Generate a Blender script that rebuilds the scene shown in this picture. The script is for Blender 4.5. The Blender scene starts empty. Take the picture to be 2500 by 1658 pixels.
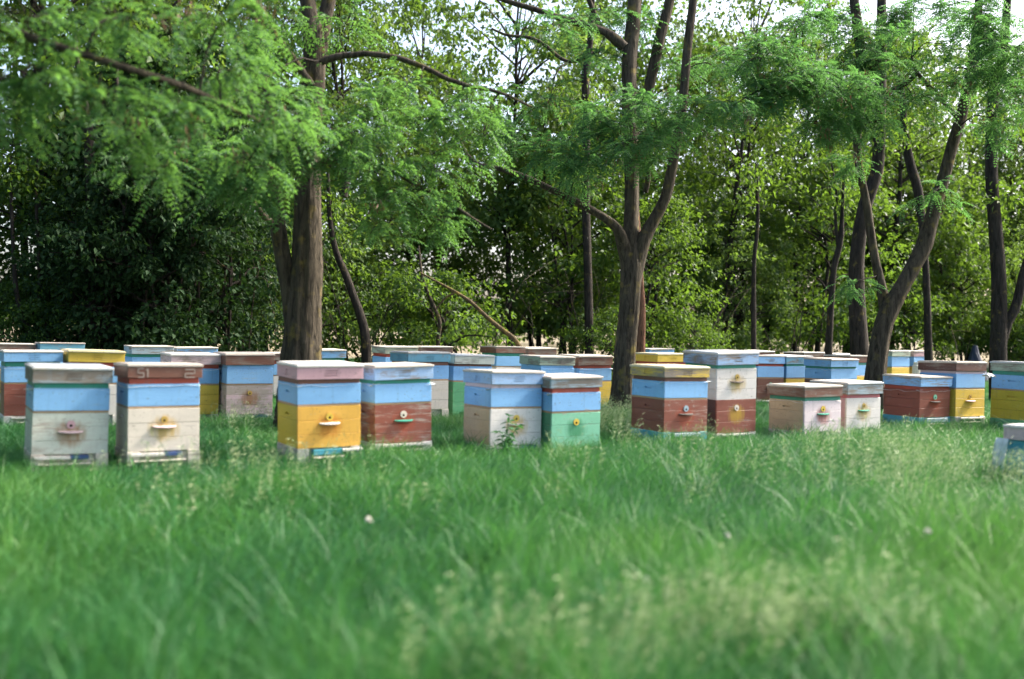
import bpy, math, random
import numpy as np
from mathutils import Matrix, Vector

# ------------------------------------------------------------------ camera, sky, sun, exposure
S = bpy.context.scene
C = bpy.context.collection
CAM_H, PITCH, ROLL, FPX = 1.2, math.radians(-0.70), math.radians(1.0), 2600.0
FW = np.array([0, math.cos(PITCH), math.sin(PITCH)])
_u0 = np.cross(np.array([1.0, 0, 0]), FW)
RT = math.cos(ROLL) * np.array([1.0, 0, 0]) + math.sin(ROLL) * _u0
UP = -math.sin(ROLL) * np.array([1.0, 0, 0]) + math.cos(ROLL) * _u0
cam_d = bpy.data.cameras.new('camera')
cam = bpy.data.objects.new('camera', cam_d)
C.objects.link(cam)
cam_d.sensor_width = 36.0
cam_d.lens = FPX / 2500 * 36
cam_d.clip_start, cam_d.clip_end = 0.05, 2000
cam.matrix_world = Matrix(((RT[0], UP[0], -FW[0], 0), (RT[1], UP[1], -FW[1], 0), (RT[2], UP[2], -FW[2], CAM_H), (0, 0, 0, 1)))
cam_d.dof.use_dof = True
cam_d.dof.focus_distance = 15.0
cam_d.dof.aperture_fstop = 1.0
S.camera = cam

SUN_EL, SUN_AZ = math.radians(42), math.radians(67)     # azimuth clockwise from the view direction (+Y) towards +X
W = bpy.data.worlds.new('World'); S.world = W; W.use_nodes = True
wn = W.node_tree.nodes; wl = W.node_tree.links
bg = wn['Background']
sky = wn.new('ShaderNodeTexSky'); sky.sky_type = 'NISHITA'; sky.sun_disc = False
sky.sun_elevation, sky.sun_rotation = SUN_EL, SUN_AZ
sky.air_density, sky.dust_density, sky.ozone_density = 0.8, 4.5, 0.0
wl.new(sky.outputs[0], bg.inputs['Color']); bg.inputs['Strength'].default_value = 0.125
sun_d = bpy.data.lights.new('sun', 'SUN'); sun_d.energy = 3.3; sun_d.angle = math.radians(8); sun_d.color = (1.0, 0.93, 0.80)
sun = bpy.data.objects.new('sun', sun_d); C.objects.link(sun)
sd = Vector((math.sin(SUN_AZ) * math.cos(SUN_EL), math.cos(SUN_AZ) * math.cos(SUN_EL), math.sin(SUN_EL)))
sun.rotation_euler = sd.to_track_quat('Z', 'Y').to_euler(); sun.location = (0, 0, 30)
S.view_settings.view_transform = 'Standard'; S.view_settings.look = 'None'
S.view_settings.gamma = 1.0; S.view_settings.use_curve_mapping = False
S.view_settings.exposure = 2.05
S.cycles.max_bounces = 6; S.cycles.transmission_bounces = 4; S.cycles.diffuse_bounces = 3
S.cycles.use_denoising = True


# ------------------------------------------------------------------ helpers
def at(px, py, d):
    """A point of the place seen at photo pixel (px, py) and lying d metres ahead of the camera."""
    v = FW + RT * (px - 1250) / FPX + UP * (829 - py) / FPX
    return np.array([0, 0, CAM_H]) + v * (d / v[1])


def tag(o, label=None, cat=None, group=None, kind=None):
    if label: o['label'] = label
    if cat: o['category'] = cat
    if group: o['group'] = group
    if kind: o['kind'] = kind
    return o


def empty(name, loc=(0, 0, 0), rz=0.0):
    o = bpy.data.objects.new(name, None); C.objects.link(o)
    o.empty_display_size = 0.1
    o.location = loc; o.rotation_euler = (0, 0, rz)
    return o


def link(name, me, parent=None, mat=None):
    o = bpy.data.objects.new(name, me)
    C.objects.link(o)
    if parent is not None: o.parent = parent
    if mat is not None:
        if not me.materials: me.materials.append(None)
        o.material_slots[0].link = 'OBJECT'; o.material_slots[0].material = mat
    return o


def mesh_np(name, V, faces_flat, nper, mats=(), smooth=False, midx=None):
    """V (n,3), faces_flat flat index array, nper loops per face (int)."""
    me = bpy.data.meshes.new(name)
    V = np.asarray(V, np.float32); F_ = np.asarray(faces_flat, np.int32).ravel()
    nf = len(F_) // nper
    me.vertices.add(len(V)); me.vertices.foreach_set('co', V.ravel())
    me.loops.add(len(F_)); me.loops.foreach_set('vertex_index', F_)
    me.polygons.add(nf); me.polygons.foreach_set('loop_start', np.arange(0, nf * nper, nper, dtype=np.int32))
    for m in mats: me.materials.append(m)
    if midx is not None: me.polygons.foreach_set('material_index', np.asarray(midx, np.int32))
    if smooth: me.polygons.foreach_set('use_smooth', np.ones(nf, bool))
    me.update(); me.validate()
    return me


def norm(a):
    return a / np.maximum(np.linalg.norm(a, axis=-1, keepdims=True), 1e-9)


# ------------------------------------------------------------------ materials
def nt(name):
    m = bpy.data.materials.new(name); m.use_nodes = True
    return m, m.node_tree.nodes, m.node_tree.links, m.node_tree.nodes['Principled BSDF']


def ramp(n, stops, interp='LINEAR'):
    r = n.new('ShaderNodeValToRGB'); r.color_ramp.interpolation = interp
    e = r.color_ramp.elements
    while len(e) < len(stops): e.new(0.5)
    for k, (p, c) in enumerate(stops):
        e[k].position = p; e[k].color = (*c, 1) if len(c) == 3 else c
    return r


def math_n(n, l, op, a, b=None, clamp=False):
    m = n.new('ShaderNodeMath'); m.operation = op; m.use_clamp = clamp
    for i, v in enumerate((a, b)):
        if v is None: continue
        if isinstance(v, (int, float)): m.inputs[i].default_value = v
        else: l.new(v, m.inputs[i])
    return m.outputs[0]


def mixc(n, l, fac, a, b, blend='MIX'):
    m = n.new('ShaderNodeMix'); m.data_type = 'RGBA'; m.blend_type = blend
    for s_, v in ((m.inputs[0], fac), (m.inputs[6], a), (m.inputs[7], b)):
        if isinstance(v, (int, float)): s_.default_value = v
        elif isinstance(v, tuple): s_.default_value = (*v, 1)
        else: l.new(v, s_)
    return m.outputs[2]


_paint = {}


def paint(rgb, wear=0.3, under=(0.21, 0.18, 0.15), stain=None):
    """Old oil paint on planks: faded, streaked along the grain, worn through to grey wood; stain = (z, colour) of propolis round an entrance."""
    key = (rgb, wear, under, stain)
    if key in _paint: return _paint[key]
    m, n, l, b = nt('painted_wood')
    tc = n.new('ShaderNodeTexCoord'); oi = n.new('ShaderNodeObjectInfo')
    off = n.new('ShaderNodeVectorMath'); off.operation = 'MULTIPLY_ADD'
    rnd = n.new('ShaderNodeCombineXYZ')
    for i in range(3): l.new(oi.outputs['Random'], rnd.inputs[i])
    l.new(rnd.outputs[0], off.inputs[0]); off.inputs[1].default_value = (17.3, 9.1, 13.7); l.new(tc.outputs['Object'], off.inputs[2])

    def noise(scale, vec_scale, detail=4, rough=0.6):
        mp = n.new('ShaderNodeMapping'); mp.inputs['Scale'].default_value = vec_scale; l.new(off.outputs[0], mp.inputs['Vector'])
        t = n.new('ShaderNodeTexNoise'); t.inputs['Scale'].default_value = scale; t.inputs['Detail'].default_value = detail; t.inputs['Roughness'].default_value = rough
        l.new(mp.outputs[0], t.inputs['Vector']); return t.outputs['Fac']
    grain = noise(1.0, (5, 5, 130), 5, 0.65)
    broad = noise(1.0, (3.2, 3.2, 9), 4, 0.6)
    fine = noise(1.0, (38, 38, 210), 3, 0.7)
    fade = mixc(n, l, broad, tuple(c * 0.80 for c in rgb), tuple(min(0.88, c * 1.18 + 0.03) for c in rgb))
    fade = mixc(n, l, math_n(n, l, 'MULTIPLY', fine, 0.48), fade, tuple(c * 0.55 for c in rgb))
    s1 = math_n(n, l, 'ADD', math_n(n, l, 'MULTIPLY', grain, 0.55), math_n(n, l, 'MULTIPLY', broad, 0.6))
    th = 0.76 - 0.38 * wear
    wm = math_n(n, l, 'MULTIPLY', math_n(n, l, 'SUBTRACT', s1, th), 9.0, True)
    wm = math_n(n, l, 'MULTIPLY', wm, min(1.0, 0.45 + wear))
    wood = mixc(n, l, grain, tuple(c * 0.6 for c in under), tuple(min(0.8, c * 1.35) for c in under))
    col = mixc(n, l, wm, fade, wood)
    # drip streaks and grime
    drip = noise(1.0, (34, 34, 3.0), 3, 0.6)
    dm = math_n(n, l, 'MULTIPLY', math_n(n, l, 'SUBTRACT', drip, 0.56), 2.2, True)
    col = mixc(n, l, dm, col, tuple(c * 0.55 + 0.02 for c in rgb))
    spot = noise(1.0, (46, 46, 60), 2, 0.5)
    col = mixc(n, l, math_n(n, l, 'MULTIPLY', math_n(n, l, 'MULTIPLY', math_n(n, l, 'SUBTRACT', spot, 0.655), 14.0, True), 0.55), col, (0.10, 0.07, 0.045))
    patch = noise(1.0, (7, 7, 16), 5, 0.75)                          # flaked-off patches
    pm = math_n(n, l, 'MULTIPLY', math_n(n, l, 'SUBTRACT', patch, 0.66 - 0.12 * wear), 22.0, True)
    col = mixc(n, l, math_n(n, l, 'MULTIPLY', pm, 0.6), col, wood)
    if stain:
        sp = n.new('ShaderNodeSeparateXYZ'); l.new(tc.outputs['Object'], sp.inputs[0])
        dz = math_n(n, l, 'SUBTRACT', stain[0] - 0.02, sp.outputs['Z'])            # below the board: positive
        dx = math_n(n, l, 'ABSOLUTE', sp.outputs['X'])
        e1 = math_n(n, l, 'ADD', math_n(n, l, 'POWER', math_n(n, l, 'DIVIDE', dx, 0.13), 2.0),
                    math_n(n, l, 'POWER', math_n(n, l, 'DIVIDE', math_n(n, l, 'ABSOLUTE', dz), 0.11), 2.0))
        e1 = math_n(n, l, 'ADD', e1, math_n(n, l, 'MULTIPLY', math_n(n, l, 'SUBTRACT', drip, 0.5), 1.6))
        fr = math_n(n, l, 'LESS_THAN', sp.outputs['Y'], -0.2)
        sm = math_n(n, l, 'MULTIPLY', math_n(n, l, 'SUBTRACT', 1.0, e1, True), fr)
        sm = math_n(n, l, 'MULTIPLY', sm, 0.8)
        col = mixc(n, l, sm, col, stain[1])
    l.new(col, b.inputs['Base Color'])
    rr = n.new('ShaderNodeMapRange'); l.new(wm, rr.inputs[0]); rr.inputs[3].default_value = 0.5; rr.inputs[4].default_value = 0.85
    l.new(rr.outputs[0], b.inputs['Roughness']); b.inputs['Specular IOR Level'].default_value = 0.35
    bp = n.new('ShaderNodeBump'); bp.inputs['Strength'].default_value = 0.35; bp.inputs['Distance'].default_value = 0.004
    hh = math_n(n, l, 'SUBTRACT', grain, math_n(n, l, 'MULTIPLY', wm, 0.5)); l.new(hh, bp.inputs['Height']); l.new(bp.outputs[0], b.inputs['Normal'])
    _paint[key] = m
    return m


def plain(name, rgb, rough=0.6, metal=0.0):
    m, n, l, b = nt(name)
    t = n.new('ShaderNodeTexNoise'); t.inputs['Scale'].default_value = 30; t.inputs['Detail'].default_value = 4
    tc = n.new('ShaderNodeTexCoord'); l.new(tc.outputs['Object'], t.inputs['Vector'])
    l.new(mixc(n, l, t.outputs['Fac'], tuple(c * 0.7 for c in rgb), tuple(min(0.9, c * 1.25) for c in rgb)), b.inputs['Base Color'])
    b.inputs['Roughness'].default_value = rough; b.inputs['Metallic'].default_value = metal
    return m


def leaf_mat(name, cols, trans=0.38, tcol=(0.20, 0.34, 0.03), rough=0.55, spec=0.25):
    m, n, l, b = nt(name)
    g = n.new('ShaderNodeNewGeometry'); oi = n.new('ShaderNodeObjectInfo')
    r = ramp(n, [(k / (len(cols) - 1), c) for k, c in enumerate(cols)])
    pn = n.new('ShaderNodeTexNoise'); pn.inputs['Scale'].default_value = 0.9; pn.inputs['Detail'].default_value = 2
    l.new(g.outputs['Position'], pn.inputs['Vector'])
    f = math_n(n, l, 'ADD', math_n(n, l, 'MULTIPLY', g.outputs['Random Per Island'], 0.55), math_n(n, l, 'MULTIPLY', pn.outputs['Fac'], 0.45))
    l.new(f, r.inputs[0])
    l.new(r.outputs[0], b.inputs['Base Color']); b.inputs['Roughness'].default_value = rough
    b.inputs['Specular IOR Level'].default_value = spec
    tr = n.new('ShaderNodeBsdfTranslucent')
    l.new(mixc(n, l, 0.65, r.outputs[0], tcol), tr.inputs['Color'])
    mx = n.new('ShaderNodeMixShader'); mx.inputs[0].default_value = trans
    l.new(b.outputs[0], mx.inputs[1]); l.new(tr.outputs[0], mx.inputs[2])
    l.new(mx.outputs[0], n['Material Output'].inputs['Surface'])
    return m


def bark_mat(name, dark, light, lichen=0.15, scale=1.0):
    m, n, l, b = nt(name)
    tc = n.new('ShaderNodeTexCoord')
    mp = n.new('ShaderNodeMapping'); mp.inputs['Scale'].default_value = (26 * scale, 26 * scale, 4.5 * scale); l.new(tc.outputs['Object'], mp.inputs['Vector'])
    t = n.new('ShaderNodeTexNoise'); t.inputs['Scale'].default_value = 1; t.inputs['Detail'].default_value = 6; t.inputs['Roughness'].default_value = 0.65; t.inputs['Distortion'].default_value = 0.6
    l.new(mp.outputs[0], t.inputs['Vector'])
    r = ramp(n, [(0.34, dark), (0.5, tuple((a + c) / 2 for a, c in zip(dark, light))), (0.68, light)]); l.new(t.outputs['Fac'], r.inputs[0])
    t2 = n.new('ShaderNodeTexNoise'); t2.inputs['Scale'].default_value = 7; t2.inputs['Detail'].default_value = 5; l.new(tc.outputs['Object'], t2.inputs['Vector'])
    lm = math_n(n, l, 'MULTIPLY', math_n(n, l, 'SUBTRACT', t2.outputs['Fac'], 0.62 - lichen * 0.4), 6.0, True)
    l.new(mixc(n, l, math_n(n, l, 'MULTIPLY', lm, 0.6), r.outputs[0], (0.22, 0.17, 0.04)), b.inputs['Base Color'])
    b.inputs['Roughness'].default_value = 0.9; b.inputs['Specular IOR Level'].default_value = 0.15
    bp = n.new('ShaderNodeBump'); bp.inputs['Strength'].default_value = 0.9; bp.inputs['Distance'].default_value = 0.035
    l.new(t.outputs['Fac'], bp.inputs['Height']); l.new(bp.outputs[0], b.inputs['Normal'])
    return m


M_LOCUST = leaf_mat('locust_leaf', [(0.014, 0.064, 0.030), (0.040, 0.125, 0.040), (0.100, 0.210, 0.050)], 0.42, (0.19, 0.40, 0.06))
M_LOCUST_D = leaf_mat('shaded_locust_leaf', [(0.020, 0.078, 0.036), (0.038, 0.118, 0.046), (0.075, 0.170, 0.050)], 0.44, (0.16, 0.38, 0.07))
M_POD = leaf_mat('dry_pod', [(0.10, 0.055, 0.035), (0.17, 0.10, 0.06)], 0.2, (0.2, 0.1, 0.04))
M_WOODLEAF = leaf_mat('woodland_leaf', [(0.012, 0.038, 0.009), (0.028, 0.072, 0.014), (0.060, 0.120, 0.022)], 0.44, (0.18, 0.31, 0.025))
M_WOODLEAF_B = leaf_mat('pale_woodland_leaf', [(0.022, 0.058, 0.015), (0.048, 0.100, 0.024), (0.095, 0.155, 0.042)], 0.44, (0.21, 0.34, 0.04))
M_SHADELEAF = leaf_mat('shade_darkened_leaf', [(0.006, 0.022, 0.008), (0.011, 0.034, 0.010), (0.020, 0.050, 0.013)], 0.22, (0.05, 0.11, 0.015), 0.7, 0.15)  # woodland leaf with the deep shade at left painted into its colour
M_WEED = leaf_mat('weed_leaf', [(0.02, 0.09, 0.035), (0.04, 0.14, 0.05)], 0.3, (0.1, 0.3, 0.05))
M_BARK = bark_mat('grey_brown_bark', (0.020, 0.017, 0.013), (0.092, 0.076, 0.057), 0.10)
M_BARK_D = bark_mat('dark_bark', (0.012, 0.010, 0.009), (0.045, 0.038, 0.032), 0.02)
M_BARK_L = bark_mat('lichen_bark', (0.05, 0.038, 0.024), (0.12, 0.09, 0.05), 0.35)
M_BARK_R = bark_mat('reddish_bark', (0.06, 0.03, 0.02), (0.19, 0.10, 0.065), 0.0)


# ------------------------------------------------------------------ tubes, leaves, fronds
def spline(pts, n):
    """Catmull-Rom through rows of pts (any width) resampled to n rows."""
    P = np.asarray(pts, float)
    if len(P) == 2: P = np.vstack([P[0], (P[0] + P[1]) / 2, P[1]])
    Q = np.vstack([2 * P[0] - P[1], P, 2 * P[-1] - P[-2]])
    L = np.r_[0, np.cumsum(np.linalg.norm(np.diff(P[:, :3], axis=0), axis=1))]
    t = np.linspace(0, L[-1], n); k = np.clip(np.searchsorted(L, t, 'right') - 1, 0, len(P) - 2)
    u = ((t - L[k]) / np.maximum(L[k + 1] - L[k], 1e-9))[:, None]
    a, b, c, d = Q[k], Q[k + 1], Q[k + 2], Q[k + 3]
    return 0.5 * (2 * b + (c - a) * u + (2 * a - 5 * b + 4 * c - d) * u ** 2 + (3 * b - a - 3 * c + d) * u ** 3)


class Tubes:
    def __init__(self): self.V, self.F, self.n = [], [], 0

    def add(self, pts4, n=12, sides=8, rough=0.0, seed=0, flare=0.0, gnarl=0.0):
        """pts4 rows: x y z radius."""
        rs = np.random.RandomState(seed)
        R = spline(pts4, n); P, r = R[:, :3].copy(), np.maximum(R[:, 3], 0.002)
        if gnarl:
            w = np.cumsum(rs.normal(0, gnarl, (n, 3)), axis=0); w -= np.linspace(0, 1, n)[:, None] * w[-1]; w[:1] = 0
            P += w
        T = norm(np.gradient(P, axis=0))
        ref = np.array([1.0, 0.13, 0.07]); A = norm(np.cross(T, ref)); B = np.cross(T, A)
        th = np.linspace(0, 2 * np.pi, sides, endpoint=False)
        rad = np.repeat(r[:, None], sides, 1)
        if rough:
            ridg = sum(rs.uniform(0.3, 1) * np.sin(th[None] * k + rs.uniform(0, 6.28) + 0.9 * np.sin(np.linspace(0, rs.uniform(2, 5), n) + rs.uniform(0, 6))[:, None] * 1.2) for k in (2, 3, 5, 7, 9, 12, 15))
            rad = rad * (1 + rough * ridg / 2.2 + rough * 0.5 * rs.normal(0, 0.5, rad.shape))
        if flare: rad = rad * (1 + flare * np.exp(-np.linspace(0, 9, n))[:, None] * (1 + 0.35 * np.sin(th * 4 + 1)[None]))
        ring = P[:, None] + rad[..., None] * (np.cos(th)[None, :, None] * A[:, None] + np.sin(th)[None, :, None] * B[:, None])
        self.V.append(ring.reshape(-1, 3))
        i = np.arange(n - 1)[:, None] * sides; j = np.arange(sides)[None]; jn = (j + 1) % sides
        q = np.stack([i + j, i + jn, i + sides + jn, i + sides + j], -1).reshape(-1, 4) + self.n
        self.F.append(q); self.n += n * sides
        return P

    def mesh(self, name, mat):
        return mesh_np(name, np.vstack(self.V), np.vstack(self.F).ravel(), 4, (mat,), True)


def leaves_geo(pos, ax, nr, ln, wd, fold=0.25):
    """Folded diamond leaves: 4 verts, 2 triangles each."""
    ax = norm(ax); sd_ = norm(np.cross(nr, ax)); nr = np.cross(ax, sd_)
    ln = np.asarray(ln)[:, None]; wd = np.asarray(wd)[:, None]
    mid = pos + ax * ln * 0.45
    V = np.stack([pos, mid + sd_ * wd * 0.5 + nr * wd * fold, pos + ax * ln - nr * ln * 0.12, mid - sd_ * wd * 0.5 + nr * wd * fold], 1)
    b = (np.arange(len(pos)) * 4)[:, None]
    F_ = np.concatenate([b + [0, 2, 1], b + [0, 3, 2]], 1).reshape(-1, 3)
    return V.reshape(-1, 3), F_


class Leaves:
    def __init__(self): self.V, self.F, self.n = [], [], 0

    def put(self, *a, **k):
        V, F_ = leaves_geo(*a, **k); self.V.append(V); self.F.append(F_ + self.n); self.n += len(V)

    def mesh(self, name, mat):
        return mesh_np(name, np.vstack(self.V), np.vstack(self.F).ravel(), 3, (mat,))


def fronds(LV, org, dr, L, rs, pairs=8, droop=0.5, lw=0.42):
    """Pinnate leaves: for each frond a drooping midrib with paired leaflets."""
    n = len(org); dr = norm(dr); up = np.array([0, 0, 1.0])
    side = norm(np.cross(dr, up) + rs.normal(0, 0.25, (n, 3))); side = norm(side - dr * np.sum(side * dr, 1, keepdims=True)); nr = np.cross(side, dr)
    t = np.linspace(0.14, 1.0, pairs)
    P = org[:, None] + dr[:, None] * (t[None, :, None] * L[:, None, None]) - up * (droop * (t ** 2)[None, :, None] * L[:, None, None])
    Ll = L[:, None] / pairs * (1.55 + 0.3 * rs.rand(n, pairs)) * (1 - 0.35 * (2 * t - 1) ** 2)[None]
    T = norm(dr[:, None] - up * (2 * droop * t)[None, :, None])
    for s_ in (-1, 1):
        a = side[:, None] * s_ + T * 0.45 - up * 0.18 + rs.normal(0, 0.12, (n, pairs, 3))
        nn = np.broadcast_to(nr[:, None], a.shape) + rs.normal(0, 0.25, a.shape)
        LV.put(P.reshape(-1, 3), a.reshape(-1, 3), nn.reshape(-1, 3), Ll.ravel(), (Ll * lw).ravel())
    LV.put(P[:, -1], T[:, -1] + rs.normal(0, 0.1, (n, 3)), nr, Ll[:, -1] * 1.1, Ll[:, -1] * lw)


def sph(rs, n):
    return norm(rs.normal(0, 1, (n, 3)))


# ------------------------------------------------------------------ ground
def build_ground():
    g1 = np.unique(np.concatenate([np.linspace(-400, -30, 16), np.linspace(-30, 30, 121), np.linspace(30, 400, 16)]))
    X, Y = np.meshgrid(g1, g1 + 14, indexing='ij')
    Z = 0.018 * np.sin(X * 1.3 + Y * 0.7) + 0.018 * np.sin(Y * 1.7 - X * 0.9 + 1)
    n = len(g1); i = np.arange(n - 1)[:, None] * n + np.arange(n - 1)[None]
    q = np.stack([i, i + n, i + n + 1, i + 1], -1).reshape(-1, 4)
    m, nn, l, b = nt('earth_and_dry_field')
    ge = nn.new('ShaderNodeNewGeometry'); sp = nn.new('ShaderNodeSeparateXYZ'); l.new(ge.outputs['Position'], sp.inputs[0])
    t = nn.new('ShaderNodeTexNoise'); t.inputs['Scale'].default_value = 0.8; t.inputs['Detail'].default_value = 8; l.new(ge.outputs['Position'], t.inputs['Vector'])
    near = ramp(nn, [(0.3, (0.020, 0.040, 0.014)), (0.55, (0.035, 0.060, 0.020)), (0.8, (0.07, 0.065, 0.035))]); l.new(t.outputs['Fac'], near.inputs[0])
    far = ramp(nn, [(0.3, (0.105, 0.085, 0.042)), (0.7, (0.17, 0.135, 0.075))]); l.new(t.outputs['Fac'], far.inputs[0])
    row = math_n(nn, l, 'SUBTRACT', math_n(nn, l, 'MULTIPLY', sp.outputs['Y'], 0.87), math_n(nn, l, 'MULTIPLY', sp.outputs['X'], 0.49))
    row = math_n(nn, l, 'ADD', row, math_n(nn, l, 'MULTIPLY', t.outputs['Fac'], 5.0))
    f = math_n(nn, l, 'DIVIDE', math_n(nn, l, 'SUBTRACT', row, 27.0), 3.0, True)
    l.new(mixc(nn, l, f, near.outputs[0], far.outputs[0]), b.inputs['Base Color']); b.inputs['Roughness'].default_value = 0.95
    o = link('ground', mesh_np('ground', np.stack([X, Y, Z], -1).reshape(-1, 3), q.ravel(), 4, (m,), True))
    tag(o, kind='structure')


build_ground()

# ------------------------------------------------------------------ bee hives
RGB = dict(
    blue=(0.210, 0.450, 0.800), ltblue=(0.28, 0.44, 0.68), skyteal=(0.13, 0.36, 0.50), greyblue=(0.33, 0.43, 0.50),
    brown=(0.155, 0.060, 0.038), dkbrown=(0.095, 0.035, 0.025), pink=(0.56, 0.34, 0.38), palepink=(0.62, 0.47, 0.50), yellow=(0.66, 0.46, 0.055),
    orange=(0.72, 0.40, 0.06), olive=(0.50, 0.38, 0.02), green=(0.10, 0.36, 0.16), mint=(0.20, 0.52, 0.34), dkgreen=(0.07, 0.24, 0.13), palegreen=(0.56, 0.60, 0.53), greygreen=(0.36, 0.44, 0.34),
    white=(0.70, 0.66, 0.62), cream=(0.68, 0.61, 0.52), pinkwhite=(0.70, 0.60, 0.62), tan=(0.50, 0.38, 0.245), teal=(0.02, 0.24, 0.17), red=(0.34, 0.055, 0.030), pinkred=(0.50, 0.14, 0.16),
    grey=(0.38, 0.38, 0.37), wood=(0.46, 0.30, 0.17), navy=(0.03, 0.07, 0.20), redbrown=(0.225, 0.062, 0.038), tealblue=(0.05, 0.30, 0.40), ochre=(0.45, 0.30, 0.06), dark=(0.06, 0.05, 0.045))
YAW = math.radians(29.5)
BW = 0.525                                                         # outer width of a hive box
LW = 0.55                                                          # width of a lid
_mc = {}


def to3(face, hw, u, z, nn):
    u, z, nn = np.asarray(u, float), np.asarray(z, float), np.asarray(nn, float)
    if face == 'f': return np.stack([u, -hw + nn, z], -1)
    if face == 'b': return np.stack([-u, hw - nn, z], -1)
    if face == 'l': return np.stack([-hw + nn, -u, z], -1)
    return np.stack([hw - nn, u, z], -1)


def plank_mesh(face, hw, u0, u1, z0, z1, t=0.022, ch=0.0018, recs=(), dep=0.018):
    key = ('p', face, round(hw, 4), round(u0, 3), round(u1, 3), round(z0, 3), round(z1, 3), recs)
    if key in _mc: return _mc[key]
    us = sorted({round(v, 4) for v in [u0 + ch, u1 - ch] + [r for q in recs for r in q[:2]]})
    zs = sorted({round(v, 4) for v in [z0 + ch, z1 - ch] + [r for q in recs for r in q[2:]]})
    V, F_ = [], []

    def v(u, z, n_): V.append((u, z, n_)); return len(V) - 1
    nu, nz = len(us), len(zs)
    depth = {}
    for i in range(nu - 1):
        for j in range(nz - 1):
            cu, cz = (us[i] + us[i + 1]) / 2, (zs[j] + zs[j + 1]) / 2
            depth[i, j] = dep if any(r[0] < cu < r[1] and r[2] < cz < r[3] for r in recs) else 0.0
    for (i, j), d in depth.items():
        a = [v(us[i], zs[j], d), v(us[i + 1], zs[j], d), v(us[i + 1], zs[j + 1], d), v(us[i], zs[j + 1], d)]
        F_.append(a)
        for (ni, nj, p, q) in ((i - 1, j, 3, 0), (i + 1, j, 1, 2), (i, j - 1, 0, 1), (i, j + 1, 2, 3)):
            o = depth.get((ni, nj))
            if o is not None and d > o:
                p_, q_ = V[a[p]], V[a[q]]
                F_.append([v(p_[0], p_[1], o), v(q_[0], q_[1], o), a[q], a[p]])
    # chamfer, edges and back
    o4 = [(us[0], zs[0]), (us[-1], zs[0]), (us[-1], zs[-1]), (us[0], zs[-1])]; e4 = [(u0, z0), (u1, z0), (u1, z1), (u0, z1)]
    A = [v(*p, 0.0) for p in o4]; Bv = [v(*p, ch) for p in e4]; D = [v(*p, t) for p in e4]
    for k in range(4):
        m_ = (k + 1) % 4
        F_.append([A[m_], A[k], Bv[k], Bv[m_]]); F_.append([Bv[m_], Bv[k], D[k], D[m_]])
    F_.append([D[3], D[2], D[1], D[0]])
    V = np.array(V)
    me = bpy.data.meshes.new('plank'); me.from_pydata([tuple(p) for p in to3(face, hw, V[:, 0], V[:, 1], V[:, 2])], [], F_)
    me.update(); _mc[key] = me
    return me


def box_mesh(x0, x1, y0, y1, z0, z1, ch=0.003):
    key = ('b', tuple(round(v, 3) for v in (x0, x1, y0, y1, z0, z1)), ch)
    if key in _mc: return _mc[key]
    import bmesh
    bm = bmesh.new(); bmesh.ops.create_cube(bm, size=1)
    for q in bm.verts: q.co = ((x0 + x1) / 2 + q.co.x * (x1 - x0), (y0 + y1) / 2 + q.co.y * (y1 - y0), (z0 + z1) / 2 + q.co.z * (z1 - z0))
    if ch: bmesh.ops.bevel(bm, geom=list(bm.edges), offset=ch, segments=1, affect='EDGES')
    me = bpy.data.meshes.new('box'); bm.to_mesh(me); bm.free(); _mc[key] = me
    return me


def disc_mesh(z, r=0.036, y=-BW / 2):
    key = ('d', round(z, 3), r)
    if key in _mc: return _mc[key]
    n = 20; th = np.linspace(0, 2 * np.pi, n, endpoint=False)
    o = [(r * math.cos(a), y - 0.006, z + r * math.sin(a)) for a in th]; w = [(r * math.cos(a), y - 0.0002, z + r * math.sin(a)) for a in th]
    h = [(r * .36 * math.cos(a), y - 0.006, z - r * .25 + r * .36 * math.sin(a)) for a in th]; k_ = [(r * .36 * math.cos(a), y - 0.0015, z - r * .25 + r * .36 * math.sin(a)) for a in th]
    V = o + w + h + k_; F_ = []
    for k in range(n):
        m_ = (k + 1) % n
        F_ += [[k, m_, n + m_, n + k], [k, 2 * n + k, 2 * n + m_, m_], [2 * n + k, 3 * n + k, 3 * n + m_, 2 * n + m_]]
    me = bpy.data.meshes.new('disc'); me.from_pydata(V, [], F_); me.update(); _mc[key] = me
    return me


def hole_mesh(z, r, y=-BW / 2):
    key = ('h', round(z, 3), r)
    if key in _mc: return _mc[key]
    n = 16; V = [(r * math.cos(a), y - 0.001, z + r * math.sin(a)) for a in np.linspace(0, 2 * np.pi, n, endpoint=False)]
    V += [(p[0], y + 0.004, p[2]) for p in V]
    F_ = [list(range(n))] + [[k, n + k, n + (k + 1) % n, (k + 1) % n] for k in range(n)]
    me = bpy.data.meshes.new('hole'); me.from_pydata(V, [], F_); me.update(); _mc[key] = me
    return me


def board_mesh(z, w=0.088, d=0.036, t=0.007, y=-BW / 2):
    """Landing board: a half-ellipse shelf sloping a little down to the front."""
    key = ('lb', round(z, 3), w, d)
    if key in _mc: return _mc[key]
    n = 12; V = []
    for zz in (0, -t):
        for a in np.linspace(math.pi, 2 * math.pi, n):
            yy = d * math.sin(a)
            V.append((w * math.cos(a), y + yy - 0.0005, z + zz + yy * 0.22))
    F_ = [list(range(n)), list(range(2 * n - 1, n - 1, -1))] + [[k, n + k, n + k + 1, k + 1] for k in range(n - 1)] + [[n - 1, 2 * n - 1, n, 0]]
    me = bpy.data.meshes.new('landing'); me.from_pydata(V, [], F_); me.update(); _mc[key] = me
    return me


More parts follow.
